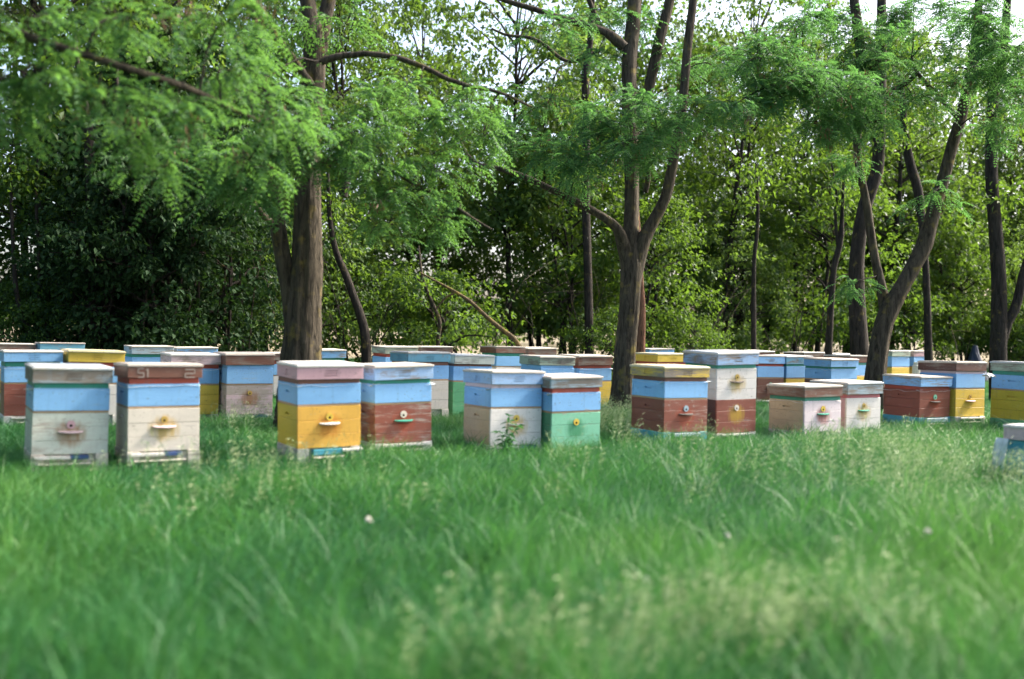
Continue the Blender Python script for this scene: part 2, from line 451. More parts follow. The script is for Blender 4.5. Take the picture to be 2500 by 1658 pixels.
def chalk(parent, strokes, hw, mat, name='chalk_mark'):
    """Thin raised chalk strokes [(u0, z0, u1, z1), ...] on a front (or left) face, joined in one mark."""
    V, F_ = [], []
    for (face, u0, z0, u1, z1, w) in strokes:
        du, dz = u1 - u0, z1 - z0; L = math.hypot(du, dz); px, pz = -dz / L * w / 2, du / L * w / 2
        q = [(u0 + px, z0 + pz), (u1 + px, z1 + pz), (u1 - px, z1 - pz), (u0 - px, z0 - pz)]
        b = len(V)
        for nn_ in (-0.0012, 0.001):
            V += [tuple(p) for p in to3(face, hw, [a[0] for a in q], [a[1] for a in q], [nn_] * 4)]
        F_ += [[b + 3, b + 2, b + 1, b], [b, b + 1, b + 5, b + 4], [b + 1, b + 2, b + 6, b + 5], [b + 2, b + 3, b + 7, b + 6], [b + 3, b, b + 4, b + 7]]
    me = bpy.data.meshes.new(name); me.from_pydata(V, [], F_); me.update()
    return link(name, me, parent, mat)


M_HOLE = plain('dark_hole', (0.012, 0.010, 0.009), 0.9)
M_CHALK = plain('chalk', (0.31, 0.25, 0.22), 0.95)
M_TOP = {'grey': paint((0.40, 0.38, 0.35), 0.75, (0.46, 0.42, 0.37)), 'blue': paint((0.42, 0.48, 0.54), 0.6, (0.48, 0.44, 0.39)),
         'white': paint((0.68, 0.66, 0.63), 0.35, (0.5, 0.46, 0.42)), 'yellow': paint((0.62, 0.55, 0.32), 0.5, (0.5, 0.45, 0.38)), 'brown': paint((0.50, 0.44, 0.40), 0.6, (0.48, 0.42, 0.37))}
M_FILM, _n, _l, _b = nt('hive_film'); _b.inputs['Base Color'].default_value = (0.72, 0.74, 0.76, 1); _b.inputs['Roughness'].default_value = 0.35
_tr = _n.new('ShaderNodeBsdfTranslucent'); _tr.inputs['Color'].default_value = (0.7, 0.72, 0.74, 1); _mx = _n.new('ShaderNodeMixShader'); _mx.inputs[0].default_value = 0.3
_l.new(_b.outputs[0], _mx.inputs[1]); _l.new(_tr.outputs[0], _mx.inputs[2]); _l.new(_mx.outputs[0], _n['Material Output'].inputs['Surface'])

VENT = tuple((-0.055 + k * 0.006, 0.055 + k * 0.004) for k in range(3))


def wall(parent, hw, z0, z1, front, side, courses=1, vents=False, slot=False, jit=None, detail=True, core=True):
    """A box of planks round a dark core; planks are the sub-parts."""
    if not detail: return
    edges = np.linspace(z0, z1, courses + 1)
    for k in range(courses):
        a, b = edges[k] + (0.0008 if k else 0), edges[k + 1] - (0.0008 if k < courses - 1 else 0)
        for f in 'flrb':
            u = hw if f in 'fb' else hw - 0.0225
            rec = ()
            if vents and f in 'fl' and k == courses - 1:
                zc = (z0 + z1) / 2
                rec = tuple((VENT[i][0], VENT[i][1], zc - 0.024 + i * 0.020, zc - 0.018 + i * 0.020) for i in range(3))
            if slot and f in 'lr' and k == courses - 1:
                rec = ((-0.05, 0.05, b - 0.075, b - 0.060),)
            o = link('plank', plank_mesh(f, hw, -u, u, a, b, recs=rec), parent, front if f == 'f' else side)
            if jit is not None: o.location = tuple(jit.uniform(-0.0007, 0.0007, 2)) + (0,)


def hive(x, y, zt, lay, label, lid, rim, boxes, base='white', strip=True, top='grey', wear=0.35, lidwear=0.6, vents=True,
         disc=None, board=None, discz=0.085, baseparts=(), film=False, yaw=0.0, courses=3, detail=True, group='painted bee hives standing in rows in the meadow', stainc=None, seed=0, hole=True):
    """lay: (z of lid bottom, z of rim bottom, [z of the bottom of each box below]); boxes: [(front, side), ...] from the top down."""
    rs = np.random.RandomState(seed + 7)
    root = empty('bee_hive', (x, y, 0), YAW + math.radians(yaw))
    tag(root, label, 'bee hive', group)
    root.rotation_euler.x = math.radians(rs.uniform(-.9, .9)); root.rotation_euler.y = math.radians(rs.uniform(-1.0, 1.0))
    q = lambda v: round(v, 2 if not detail else 3)
    zl, zr, zb = q(lay[0]), q(lay[1]), [q(v) for v in lay[2]]
    zt = q(zt); hw = BW / 2; hl = LW / 2
    lf = paint(RGB[lid], lidwear)
    # lid: planks, roof sheet
    if detail:
        lo = link('lid', box_mesh(-hl + .02, hl - .02, -hl + .02, hl - .02, zl + 0.012, zt - 0.021, 0), root, M_HOLE)
        wall(lo, hl, zl, zt - 0.020, lf, lf, 1, vents, False, rs)
    else:
        lo = link('lid', box_mesh(-hl, hl, -hl, hl, zl, zt - 0.020), root, lf)
    lo.rotation_euler = (math.radians(rs.uniform(-.5, .5)), math.radians(rs.uniform(-.6, .6)), math.radians(rs.uniform(-1.0, 1.0))); lo.location = (rs.uniform(-.006, .006), rs.uniform(-.006, .004), .001)
    rf = link('roof_sheet', box_mesh(-hl - .006, hl + .006, -hl - .008, hl + .006, zt - 0.0195, zt, 0.004), lo, M_TOP[top])
    rf.rotation_euler.x = math.radians(rs.uniform(-0.3, 0.3))
    if detail:
        tp = link('roof_board', box_mesh(-hl + .01, hl - .01, -hl + .012, -0.004, zt + 0.0005, zt + 0.006, 0.002), lo, M_TOP[top]); tp.location = (0, 0, 0)
        tp2 = link('roof_board', box_mesh(-hl + .01, hl - .01, 0.004, hl - .012, zt + 0.0005, zt + 0.006, 0.002), lo, M_TOP[top])
    rhw = hw - 0.006
    link('rim', box_mesh(-rhw, rhw, -rhw, rhw, zr, zl + 0.001 if zl > zr else zl, 0.002), root, paint(RGB[rim], 0.25))
    if film:
        n_ = 22; us = np.linspace(-hw - 0.004, hw + 0.004, n_); Vf = []
        kn = np.interp(np.linspace(0, 1, n_), np.linspace(0, 1, 6), rs.uniform(.004, .028, 6)); kl = np.interp(np.linspace(0, 1, n_), np.linspace(0, 1, 6), rs.uniform(.006, .034, 6))
        tipl, tipr = rs.rand(2) < .5
        for i, u in enumerate(us):                                 # front flap, then the left one
            e = max(0, (i - n_ + 4) / 3.0) * .035 * tipr
            Vf += [(u + e, -hw - .003 - e * .4, zr + .002 - kn[i] + e * .3), (u, -hw + .05, zr + .0035)]
        Ff = [[2 * i, 2 * i + 2, 2 * i + 3, 2 * i + 1] for i in range(n_ - 1)]; b0 = len(Vf)
        for i, u in enumerate(us):
            e = max(0, (i - n_ + 4) / 3.0) * .06 * tipl
            Vf += [(-hw - .003 - e, -u, zr + .0015 - kl[i] * (1 - min(1, e * 20)) - e * .15), (-hw + .05, -u, zr + .003)]
        Ff += [[b0 + 2 * i, b0 + 2 * i + 1, b0 + 2 * i + 3, b0 + 2 * i + 2] for i in range(n_ - 1)]
        me = bpy.data.meshes.new('film'); me.from_pydata(Vf, [], Ff); me.update()
        fo = link('cover_film', me, root, M_FILM); sm = fo.modifiers.new('thick', 'SOLIDIFY'); sm.thickness = 0.0012
    zc = zr
    for k, ((cf, cs), z0) in enumerate(zip(boxes, zb)):
        last = k == len(boxes) - 1
        z1 = zc
        if strip and last and len(boxes) > 1:
            z1 = zc - 0.018
            link('ledge_strip', box_mesh(-hw + .002, hw - .002, -hw + .002, hw - .002, z1 + .0008, zc - .0008, 0.002), root, paint(RGB['wood'], 0.3))
        isbody = last or (z1 - z0) > 0.25
        stn = None
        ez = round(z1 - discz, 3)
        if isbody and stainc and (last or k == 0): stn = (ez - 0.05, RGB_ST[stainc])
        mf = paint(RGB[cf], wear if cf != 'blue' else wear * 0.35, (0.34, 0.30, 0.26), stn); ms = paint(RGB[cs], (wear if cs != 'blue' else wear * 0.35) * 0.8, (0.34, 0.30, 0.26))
        nm = 'brood_box' if isbody else 'honey_super'
        if detail:
            bo = link(nm, box_mesh(-hw + .02, hw - .02, -hw + .02, hw - .02, z0 + .004, z1 - .004, 0), root, M_HOLE)
            wall(bo, hw, z0, z1 - .001, mf, ms, courses if isbody else 1, False, True, rs)
        else:
            bo = link(nm, box_mesh(-hw, hw, -hw, hw, z0, z1 - .001), root, mf)
        if isbody and detail:
            dk = disc if last else (disc if len(boxes) == 2 and isbody else None)
            if isinstance(disc, dict): dk = disc.get(k)
            bk = board if not isinstance(board, dict) else board.get(k)
            if dk:
                d_ = link('entrance_disc', disc_mesh(ez, 0.030 if dk != 'ochre' else 0.026), root, paint(RGB[dk], 0.3))
                link('entrance_hole', hole_mesh(ez - 0.007, 0.011), d_, M_HOLE)
                if dk == 'cream':                                   # swirl painted on the pale disc
                    pass
            if bk:
                link('landing_board', board_mesh(ez - 0.047), root, paint(RGB[bk], 0.4))
        if not last: bo.rotation_euler.z = math.radians(rs.uniform(-.7, .7)); bo.location = (rs.uniform(-.004, .004), rs.uniform(-.004, .003), 0)
        zc = z0
    # floor box on the ground
    bz = zc - 0.001; bc = paint(RGB[base], 0.45)
    fl = link('floor_box', box_mesh(-hw - .004, hw + .004, -hw + .03, hw + .004, -0.04, bz), root, bc)
    if detail:
        wd = (hw + .004)
        link('floor_rail', box_mesh(-wd, -wd + .09, -hw - .006, -hw + .029, -0.04, bz), fl, bc)
        link('floor_rail', box_mesh(wd - .09, wd, -hw - .006, -hw + .029, -0.04, bz), fl, bc)
        for (nm, u0, u1, za, zb_, dep, colr) in baseparts:
            link(nm, box_mesh(u0, u1, -hw - dep, -hw + .0285, bz - za, bz - zb_, 0.002), fl, paint(RGB[colr], 0.2))
    return root


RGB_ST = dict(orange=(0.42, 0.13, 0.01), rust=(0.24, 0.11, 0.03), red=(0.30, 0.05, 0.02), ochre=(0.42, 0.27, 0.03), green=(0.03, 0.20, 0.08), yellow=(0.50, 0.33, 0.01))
WN = (('entrance_strip', -.245, .00, .035, .012, .03, 'white'), ('entrance_reducer', .001, .13, .038, .008, .022, 'navy'), ('flight_board', -.22, .16, .075, .066, .035, 'cream'))
TRAY = (('entrance_tray', -.14, .10, .055, .012, .02, 'tealblue'), ('entrance_strip', .101, .27, .035, .016, .035, 'white'), ('flight_board', -.14, .12, .080, .068, .04, 'cream'))
SLIT = (('entrance_strip', -.20, .24, .030, .008, .03, 'white'), ('flight_board', -.15, .17, .075, .060, .03, 'cream'))
NAVY = (('entrance_strip', -.20, .05, .030, .012, .02, 'white'), ('entrance_reducer', .051, .20, .036, .006, .02, 'navy'))
B2 = lambda f, s=None: [('blue', 'blue'), (f, s or f)]
DEF = lambda zt: (zt - .115, zt - .158, [zt - .322, max(.12, zt - .65)])

# front row, left to right
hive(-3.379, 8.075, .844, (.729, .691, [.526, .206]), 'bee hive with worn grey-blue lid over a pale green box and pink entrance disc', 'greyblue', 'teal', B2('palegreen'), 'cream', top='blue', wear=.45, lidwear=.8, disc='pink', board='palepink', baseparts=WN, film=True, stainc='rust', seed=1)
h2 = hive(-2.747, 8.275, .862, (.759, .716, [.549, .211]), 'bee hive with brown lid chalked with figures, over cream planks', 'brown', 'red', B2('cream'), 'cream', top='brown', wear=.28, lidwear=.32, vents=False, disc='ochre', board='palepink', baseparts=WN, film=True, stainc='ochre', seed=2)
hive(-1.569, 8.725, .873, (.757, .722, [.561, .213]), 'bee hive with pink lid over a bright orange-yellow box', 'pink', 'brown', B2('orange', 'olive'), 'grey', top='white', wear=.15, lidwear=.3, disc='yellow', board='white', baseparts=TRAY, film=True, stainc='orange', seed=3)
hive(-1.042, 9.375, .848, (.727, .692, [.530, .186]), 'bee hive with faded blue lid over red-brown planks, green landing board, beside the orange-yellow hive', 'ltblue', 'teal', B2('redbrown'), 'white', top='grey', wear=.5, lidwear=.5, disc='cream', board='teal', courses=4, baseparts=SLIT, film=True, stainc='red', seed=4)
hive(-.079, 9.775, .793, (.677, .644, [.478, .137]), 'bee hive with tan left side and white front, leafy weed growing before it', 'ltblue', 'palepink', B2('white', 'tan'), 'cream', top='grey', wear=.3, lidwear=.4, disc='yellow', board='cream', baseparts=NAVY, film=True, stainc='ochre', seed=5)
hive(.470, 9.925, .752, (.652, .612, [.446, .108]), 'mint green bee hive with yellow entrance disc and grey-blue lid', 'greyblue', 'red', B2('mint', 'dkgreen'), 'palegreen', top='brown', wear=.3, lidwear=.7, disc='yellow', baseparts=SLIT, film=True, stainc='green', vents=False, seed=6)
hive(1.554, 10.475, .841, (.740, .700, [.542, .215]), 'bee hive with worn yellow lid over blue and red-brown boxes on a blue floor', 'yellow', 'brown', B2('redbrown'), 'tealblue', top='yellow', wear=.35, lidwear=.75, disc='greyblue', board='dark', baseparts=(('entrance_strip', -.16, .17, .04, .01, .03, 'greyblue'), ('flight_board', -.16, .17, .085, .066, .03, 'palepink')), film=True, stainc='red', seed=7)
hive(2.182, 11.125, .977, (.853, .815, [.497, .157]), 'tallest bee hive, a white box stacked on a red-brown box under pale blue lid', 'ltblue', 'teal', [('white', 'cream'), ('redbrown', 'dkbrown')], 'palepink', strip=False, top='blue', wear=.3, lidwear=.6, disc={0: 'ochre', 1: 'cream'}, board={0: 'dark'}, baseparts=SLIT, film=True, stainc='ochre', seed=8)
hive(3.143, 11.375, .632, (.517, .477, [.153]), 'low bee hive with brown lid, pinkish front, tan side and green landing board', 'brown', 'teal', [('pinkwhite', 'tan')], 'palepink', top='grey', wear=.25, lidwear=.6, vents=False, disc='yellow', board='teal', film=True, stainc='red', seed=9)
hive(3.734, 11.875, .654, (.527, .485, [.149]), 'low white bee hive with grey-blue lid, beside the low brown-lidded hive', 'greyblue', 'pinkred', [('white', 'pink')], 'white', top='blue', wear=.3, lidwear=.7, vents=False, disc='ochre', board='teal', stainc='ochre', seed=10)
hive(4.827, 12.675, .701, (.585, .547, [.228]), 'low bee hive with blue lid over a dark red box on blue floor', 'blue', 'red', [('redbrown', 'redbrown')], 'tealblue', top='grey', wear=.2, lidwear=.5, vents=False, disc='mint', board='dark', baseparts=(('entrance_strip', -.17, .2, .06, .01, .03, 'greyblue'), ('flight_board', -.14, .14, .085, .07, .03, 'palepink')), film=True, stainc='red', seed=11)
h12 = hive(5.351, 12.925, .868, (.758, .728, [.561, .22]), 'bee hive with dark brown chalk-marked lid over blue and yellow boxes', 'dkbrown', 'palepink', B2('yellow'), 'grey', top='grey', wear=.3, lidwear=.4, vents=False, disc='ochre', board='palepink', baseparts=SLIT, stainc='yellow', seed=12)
hive(5.94, 12.296, .888, (.782, .74, [.58, .235]), 'bee hive at the edge of the picture with grey-green lid over blue and mustard yellow', 'greygreen', 'teal', B2('olive'), 'green', top='blue', wear=.35, lidwear=.6, vents=False, seed=13)
h14 = hive(4.278, 8.296, .496, (.386, .386 - .002, [.07]), 'low pale pink-lidded bee hive with teal box half sunk in the grass', 'palepink', 'white', [('tealblue', 'tealblue')], 'grey', top='white', wear=.3, lidwear=.35, vents=False, seed=14)
# second row
hive(-4.982, 11.025, .862, (.752, .706, [.547, .210]), 'blue-lidded bee hive with dark red planks cut by the picture edge', 'blue', 'teal', B2('redbrown'), 'white', top='white', wear=.3, lidwear=.3, disc='cream', baseparts=SLIT, film=True, seed=15)
hive(-4.435, 11.225, .871, (.752, .71, [.545, .21]), 'yellow-lidded bee hive behind the grey-blue and the chalked brown lids', 'yellow', 'red', B2('white'), 'white', top='yellow', wear=.3, lidwear=.35, disc='ochre', seed=16)
hive(-3.651, 12.075, .829, (.717, .674, [.506, .163]), 'bee hive with pale pink lid and red rim behind the chalked brown lid', 'palepink', 'red', B2('yellow'), 'cream', top='white', wear=.2, lidwear=.5, vents=False, film=True, seed=17)
hive(-3.064, 12.175, .842, (.719, .678, [.511, .165]), 'red-brown lidded bee hive with worn pinkish white box left of the thick trunk', 'brown', 'blue', B2('palepink'), 'white', top='brown', wear=.7, lidwear=.4, vents=False, disc='ochre', baseparts=NAVY, stainc='rust', seed=18)
hive(-1.110, 12.875, .872, (.759, .718, [.555, .194]), 'bee hive with turquoise lid over blue and cream, behind the faded blue lid', 'skyteal', 'brown', B2('cream'), 'cream', top='blue', wear=.35, lidwear=.35, disc='ochre', seed=19)
hive(-.607, 13.275, .841, (.732, .702, [.529, .141]), 'pale green lidded bee hive over blue and green boxes, beside the turquoise lid', 'palegreen', 'brown', B2('green'), 'green', top='blue', wear=.3, lidwear=.45, seed=20)
hive(.477, 14.375, .809, (.693, .655, [.49, .15]), 'bee hive with speckled grey-green lid behind the mint green hive', 'greygreen', 'blue', B2('white'), 'white', top='grey', wear=.3, lidwear=.55, seed=21)
hive(1.022, 14.775, .818, (.691, .652, [.483, .137]), 'brown-lidded bee hive with yellow box next to the forked tree trunk', 'brown', 'red', B2('yellow'), 'blue', top='grey', wear=.3, lidwear=.5, vents=False, film=True, seed=22)
hive(2.160, 15.375, .851, (.735, .69, [.53, .2]), 'bee hive with clean yellow lid just right of the forked trunk', 'yellow', 'red', B2('white'), 'white', top='yellow', wear=.2, lidwear=.2, seed=23)
hive(3.768, 16.235, .826, (.704, .667, [.503, .167]), 'bee hive with blue lid and red rim right of the tallest hive', 'blue', 'red', B2('brown'), 'cream', top='grey', wear=.3, lidwear=.4, disc='mint', board='dark', baseparts=NAVY, seed=24)
hive(4.270, 16.525, .824, (.703, .672, [.498, .151]), 'bee hive with pale turquoise lid over blue and yellow boxes', 'skyteal', 'teal', B2('yellow'), 'yellow', top='blue', wear=.3, lidwear=.5, disc='navy', seed=25)
hive(4.732, 15.775, .808, (.695, .665, [.515, .17]), 'bee hive with blue lid and dark green rim behind the low brown-lidded hive', 'blue', 'teal', B2('brown'), 'brown', top='brown', wear=.3, lidwear=.35, film=True, seed=26)
hive(5.471, 17.275, .827, (.712, .675, [.51, .17]), 'bee hive with brown lid and green rim left of the leaning tree', 'brown', 'teal', B2('yellow'), 'yellow', top='grey', wear=.3, lidwear=.4, vents=False, disc='yellow', seed=27)
# third row
BACK = [(-6.709, 14.214, .864, 'dark brown bee hive lid at the far left of the rear row', 'brown', 'red', 'grey', 'yellow'),
        (-6.050, 14.242, .875, 'weathered blue bee hive lid in the rear row before the dark bushes', 'skyteal', 'teal', 'brown', 'white'),
        (-4.983, 14.615, .855, 'grey and blue peeling bee hive lid over green rim in the rear row', 'greyblue', 'teal', 'grey', 'white'),
        (-4.514, 15.111, .832, 'bright blue bee hive lid with grey roof beside the peeling lid', 'blue', 'teal', 'grey', 'cream'),
        (-3.409, 16.080, .753, 'grey roofed bee hive partly behind the thick double trunk', 'brown', 'red', 'grey', 'white'),
        (-2.766, 15.524, .819, 'blue bee hive with green rim just right of the thick double trunk', 'blue', 'teal', 'grey', 'white'),
        (-1.832, 16.628, .861, 'rear bee hive with grey-green lid and red rim behind the turquoise lid', 'greygreen', 'red', 'grey', 'white'),
        (-1.314, 17.151, .861, 'rear bee hive with dark brown lid right of the grey-green lid', 'dkbrown', 'brown', 'grey', 'yellow'),
        (-.152, 17.578, .873, 'rear bee hive with wide brown lid and green rim behind the pale green lid', 'brown', 'teal', 'grey', 'white'),
        (.379, 18.108, .852, 'rear bee hive with reddish lid bearing small chalk marks', 'brown', 'blue', 'grey', 'white'),
        (2.541, 19.101, .848, 'rear bee hive with low blue lid behind the clean yellow lid', 'blue', 'teal', 'grey', 'white'),
        (4.003, 19.928, .834, 'rear bee hive with faded pinkish lid behind the tallest hive', 'palepink', 'brown', 'grey', 'white'),
        (4.607, 20.270, .821, 'rear bee hive with short red-grey lid just right of the tallest hive', 'brown', 'brown', 'white', 'yellow'),
        (5.749, 20.915, .795, 'rear bee hive with dark lid and bright roof left of the slim dark trunk', 'dkbrown', 'brown', 'white', 'yellow'),
        (6.572, 21.381, .773, 'rear bee hive with pale flat roof at the foot of the slim dark trunk', 'grey', 'brown', 'white', 'white'),
        (7.878, 22.120, .836, 'rear bee hive with grey-green lid over blue and yellow right of the leaning tree', 'greygreen', 'blue', 'white', 'yellow'),
        (8.441, 22.439, .838, 'rear bee hive with dull pink lid beside the grey-green one', 'pink', 'blue', 'grey', 'yellow')]
bh = {}
for k, (x, y, zt, lab, lid, rim, top, body) in enumerate(BACK):
    bh[k] = hive(x, y, zt, DEF(zt), lab, lid, rim, B2(body), 'white', top=top, lidwear=.55, detail=False, seed=40 + k)

# chalk figures on three lids
hl = LW / 2
zc = .80


def fig(ch, u, z, h, w=.008, face='f', sx=.6):
    a, b = u - h * sx / 2, u + h * sx / 2; t, m_, o = z + h / 2, z, z - h / 2
    seg = {'5': [(b, t, a, t), (a, t, a, m_), (a, m_, b, m_), (b, m_, b, o), (b, o, a, o)], '1': [(u, t, u, o), (u - h * .2, t - h * .2, u, t)],
           '2': [(a, t, b, t), (b, t, b, m_), (b, m_, a, m_), (a, m_, a, o), (a, o, b, o)], 'V': [(a, t, u, o), (u, o, b, t)], 'X': [(a, t, b, o), (a, o, b, t)],
           'H': [(a, t, a, o), (b, t, b, o), (a, m_, b, m_)]}[ch]
    return [(face, *s_, w) for s_ in seg]


chalk(h2, fig('5', -.175, zc, .066) + fig('1', -.125, zc, .066, .009) + fig('2', .185, zc - .006, .060, sx=1.2), hl, M_CHALK)
chalk(h12, fig('1', .13, .805, .055, .008, 'l') + fig('2', .10, .805, .055, .008, 'l', .5) + fig('V', -.20, .81, .06, .009, 'l', .7), hl, M_CHALK)
chalk(bh[9], fig('X', -.15, .785, .05, .012) + fig('H', .19, .79, .05, .012), hl, M_CHALK)

# white cloth hanging on the sunken hive
n_ = 10; V, F_ = [], []
for i in range(n_):
    for j in range(9):
        u = i / (n_ - 1); w = j / 8
        V.append((-hl - .012 - .045 * math.sin(w * 2.6) - .012 * math.sin(u * 9 + w * 4), hl + .055 - .11 * u - .03 * w * math.sin(u * 5), .392 - .36 * w * (1 - .15 * math.sin(u * 6))))
for i in range(n_ - 1):
    for j in range(8): F_.append([i * 9 + j, (i + 1) * 9 + j, (i + 1) * 9 + j + 1, i * 9 + j + 1])
me = bpy.data.meshes.new('cloth'); me.from_pydata(V, [], F_); me.update(); me.polygons.foreach_set('use_smooth', [True] * len(me.polygons))
cl = link('cloth', me, None, plain('pale_cloth', (0.50, 0.58, 0.56), .9)); cl.modifiers.new('thick', 'SOLIDIFY').thickness = .004
cl.location = h14.location; cl.rotation_euler = h14.rotation_euler
tag(cl, 'pale crumpled cloth hanging down the side of the sunken teal hive', 'cloth')

# folded white rag between the dark-lidded hive and the grey-green hive
p = at(2415, 912, 12.15); V, F_ = [], []
for i in range(7):
    for j in range(4):
        V.append((-.05 + i * .017, -.05 + j * .034 + .008 * math.sin(i * 2), .012 * math.sin(i * 1.5 + j) - .02 * abs(i - 3) / 3 - .02 * (j == 0)))
for i in range(6):
    for j in range(3): F_.append([i * 4 + j, (i + 1) * 4 + j, (i + 1) * 4 + j + 1, i * 4 + j + 1])
me = bpy.data.meshes.new('rag'); me.from_pydata(V, [], F_); me.update()
rg = link('rag', me, None, plain('white_rag', (0.72, 0.70, 0.68), .9)); rg.modifiers.new('thick', 'SOLIDIFY').thickness = .012
rg.location = p; rg.rotation_euler = (0, 0, YAW)
tag(rg, 'folded white rag wedged between the dark-lidded and the grey-green hive', 'rag')

# white jar standing behind the blue-lidded dark red hive
p = at(2238, 906, 21.4); n_ = 14; prof = [(0, .20), (.045, .20), (.05, .185), (.05, .165), (.068, .15), (.072, .02), (.066, 0), (0, 0)]
V = [(r * math.cos(a), r * math.sin(a), z) for r, z in prof for a in np.linspace(0, 2 * math.pi, n_, endpoint=False)]
F_ = [[i * n_ + k, i * n_ + (k + 1) % n_, (i + 1) * n_ + (k + 1) % n_, (i + 1) * n_ + k] for i in range(len(prof) - 1) for k in range(n_)]
# (it stands on the closed floor ledge of the rear hive)
jm = bpy.data.meshes.new('feeder'); jm.from_pydata(V, [], F_); jm.update()
jar = link('feeder_jar', jm, None, plain('cream_plastic', (0.62, 0.58, 0.46), .4)); jar.location = (p[0], p[1], max(0.0, p[2] - .12)); jar.scale = (1.25, 1.25, 1.5)
tag(jar, 'cream feeder jar standing by the rear hive with the pink lid', 'jar')
st = link('crate', box_mesh(-.2, .2, -.2, .2, 0, jar.location[2] - .001, .004), None, paint(RGB['grey'], .6)); st.location = (p[0], p[1] + .02, 0); st.rotation_euler.z = YAW
tag(st, 'grey wooden crate carrying the cream feeder jar', 'crate')

# dark blue tarpaulin heap among the trees
p = at(2380, 866, 24.5); n_ = 18; V, F_ = [], []
rs = np.random.RandomState(3)
for j in range(7):
    w = j / 6
    for k in range(n_):
        a = 2 * math.pi * k / n_; r = (.05 + .36 * w ** 1.2) * (1 + .16 * math.sin(a * 5 + 1) * w + .06 * rs.normal())
        V.append((r * math.cos(a), r * math.sin(a) * .8, .95 * (1 - w)))
F_ = [[j * n_ + k, (j + 1) * n_ + k, (j + 1) * n_ + (k + 1) % n_, j * n_ + (k + 1) % n_] for j in range(6) for k in range(n_)] + [list(range(n_))]
me = bpy.data.meshes.new('tarp'); me.from_pydata(V, [], F_); me.update()
tp = link('tarpaulin', me, None, plain('dark_blue_tarp', (0.010, 0.018, 0.038), .8)); tp.location = (p[0], p[1], 0)
tag(tp, 'dark blue tarpaulin draped to a peak among the trees behind the right hives', 'tarpaulin')


# ------------------------------------------------------------------ the locust trees among the hives
def img(rows, d):
    """rows (px, py, width_px[, d]) -> x y z radius."""
    out = []
    for r in rows:
        dd = r[3] if len(r) > 3 else d
        out.append((*at(r[0], r[1], dd), r[2] / 2 * dd / FPX))
    return np.array(out)


def root_at(rows4):
    """Extend a trunk straight into the ground."""
    r = rows4.copy(); r[0, 2] = -0.05
    return r


def locust(name, label, limbs, pads, mat_bark, mat_leaf, seed, base, trunk_n=1, group=None, pods=0.05, fl=(0.16, 0.25), nf=10):
    rs = np.random.RandomState(seed)
    root = empty(name, (base[0], base[1], 0)); tag(root, label, 'tree', group)
    T, nodes = Tubes(), []
    for k, (pts, n, sides, rough, flare) in enumerate(limbs):
        P = T.add(pts, n, sides, rough, seed * 10 + k, flare, 0.004 if rough < .05 else 0.0); nodes.append(P[n // 3:] if k < trunk_n else P)
    trunk = T
    nodes = np.vstack(nodes)
    LV, PD, BR = Leaves(), Leaves(), Tubes()
    cv = np.array([0, 0, CAM_H])
    for (px, py, rx, ry, d, nt_) in pads:
        c = at(px, py, d); r3 = np.array([rx * d / FPX, max(rx, ry) * d / FPX * 0.9, ry * d / FPX])
        # the bough that carries this spray
        j = nodes[np.argmin(np.linalg.norm((nodes - c) * [1, .7, 1.25], axis=1) + 0.35 * np.maximum(0, nodes[:, 2] - c[2]) * 0)]
        mid = (j + c) / 2 + np.array([0, 0, .08 + .05 * rs.rand()]) + rs.normal(0, .04, 3)
        rb = 0.006 + 0.0035 * np.linalg.norm(c - j)
        BR.add(np.array([[*j, rb * 1.3], [*mid, rb], [*c, rb * .6]]), 9, 6, 0, rs.randint(1e6), 0, .006)
        tips = c + sph(rs, nt_) * r3 * 1.28 * (rs.rand(nt_, 1) ** .55)
        for t in tips:
            s_ = c + (t - c) * .15 + rs.normal(0, .02, 3)
            e = t + np.array([0, 0, -.05])
            BR.add(np.array([[*s_, .0045], [*((s_ + e) / 2 + [0, 0, .05]), .0035], [*e, .002]]), 5, 4, 0, 0)
            m_ = nf
            u = rs.uniform(.35, 1.05, m_)[:, None]
            o = s_ + (e - s_) * u + np.array([0, 0, .05]) * (4 * u * (1 - u)) + rs.normal(0, .025, (m_, 3))
            dr = norm(np.array([e - s_])) * .5 + sph(rs, m_) * [1, 1, .45]
            fronds(LV, o, dr, rs.uniform(fl[0], fl[1], m_), rs, droop=.38)
            if rs.rand() < pods:
                pp = e + rs.normal(0, .05, (14, 3)); PD.put(pp, rs.normal(0, .35, (14, 3)) + [0, 0, -1], sph(rs, 14), rs.uniform(.05, .09, 14), np.full(14, .014))
    link('trunk', trunk.mesh('trunk', mat_bark), root).matrix_parent_inverse = Matrix.Translation(-Vector(root.location))
    tag(link('twigs', BR.mesh('twigs', M_BARK_D), root), kind='stuff').matrix_parent_inverse = Matrix.Translation(-Vector(root.location))
    tag(link('crown', LV.mesh('crown', mat_leaf), root), kind='stuff').matrix_parent_inverse = Matrix.Translation(-Vector(root.location))
    if PD.n: tag(link('dry_pods', PD.mesh('dry_pods', M_POD), root), kind='stuff').matrix_parent_inverse = Matrix.Translation(-Vector(root.location))
    return root


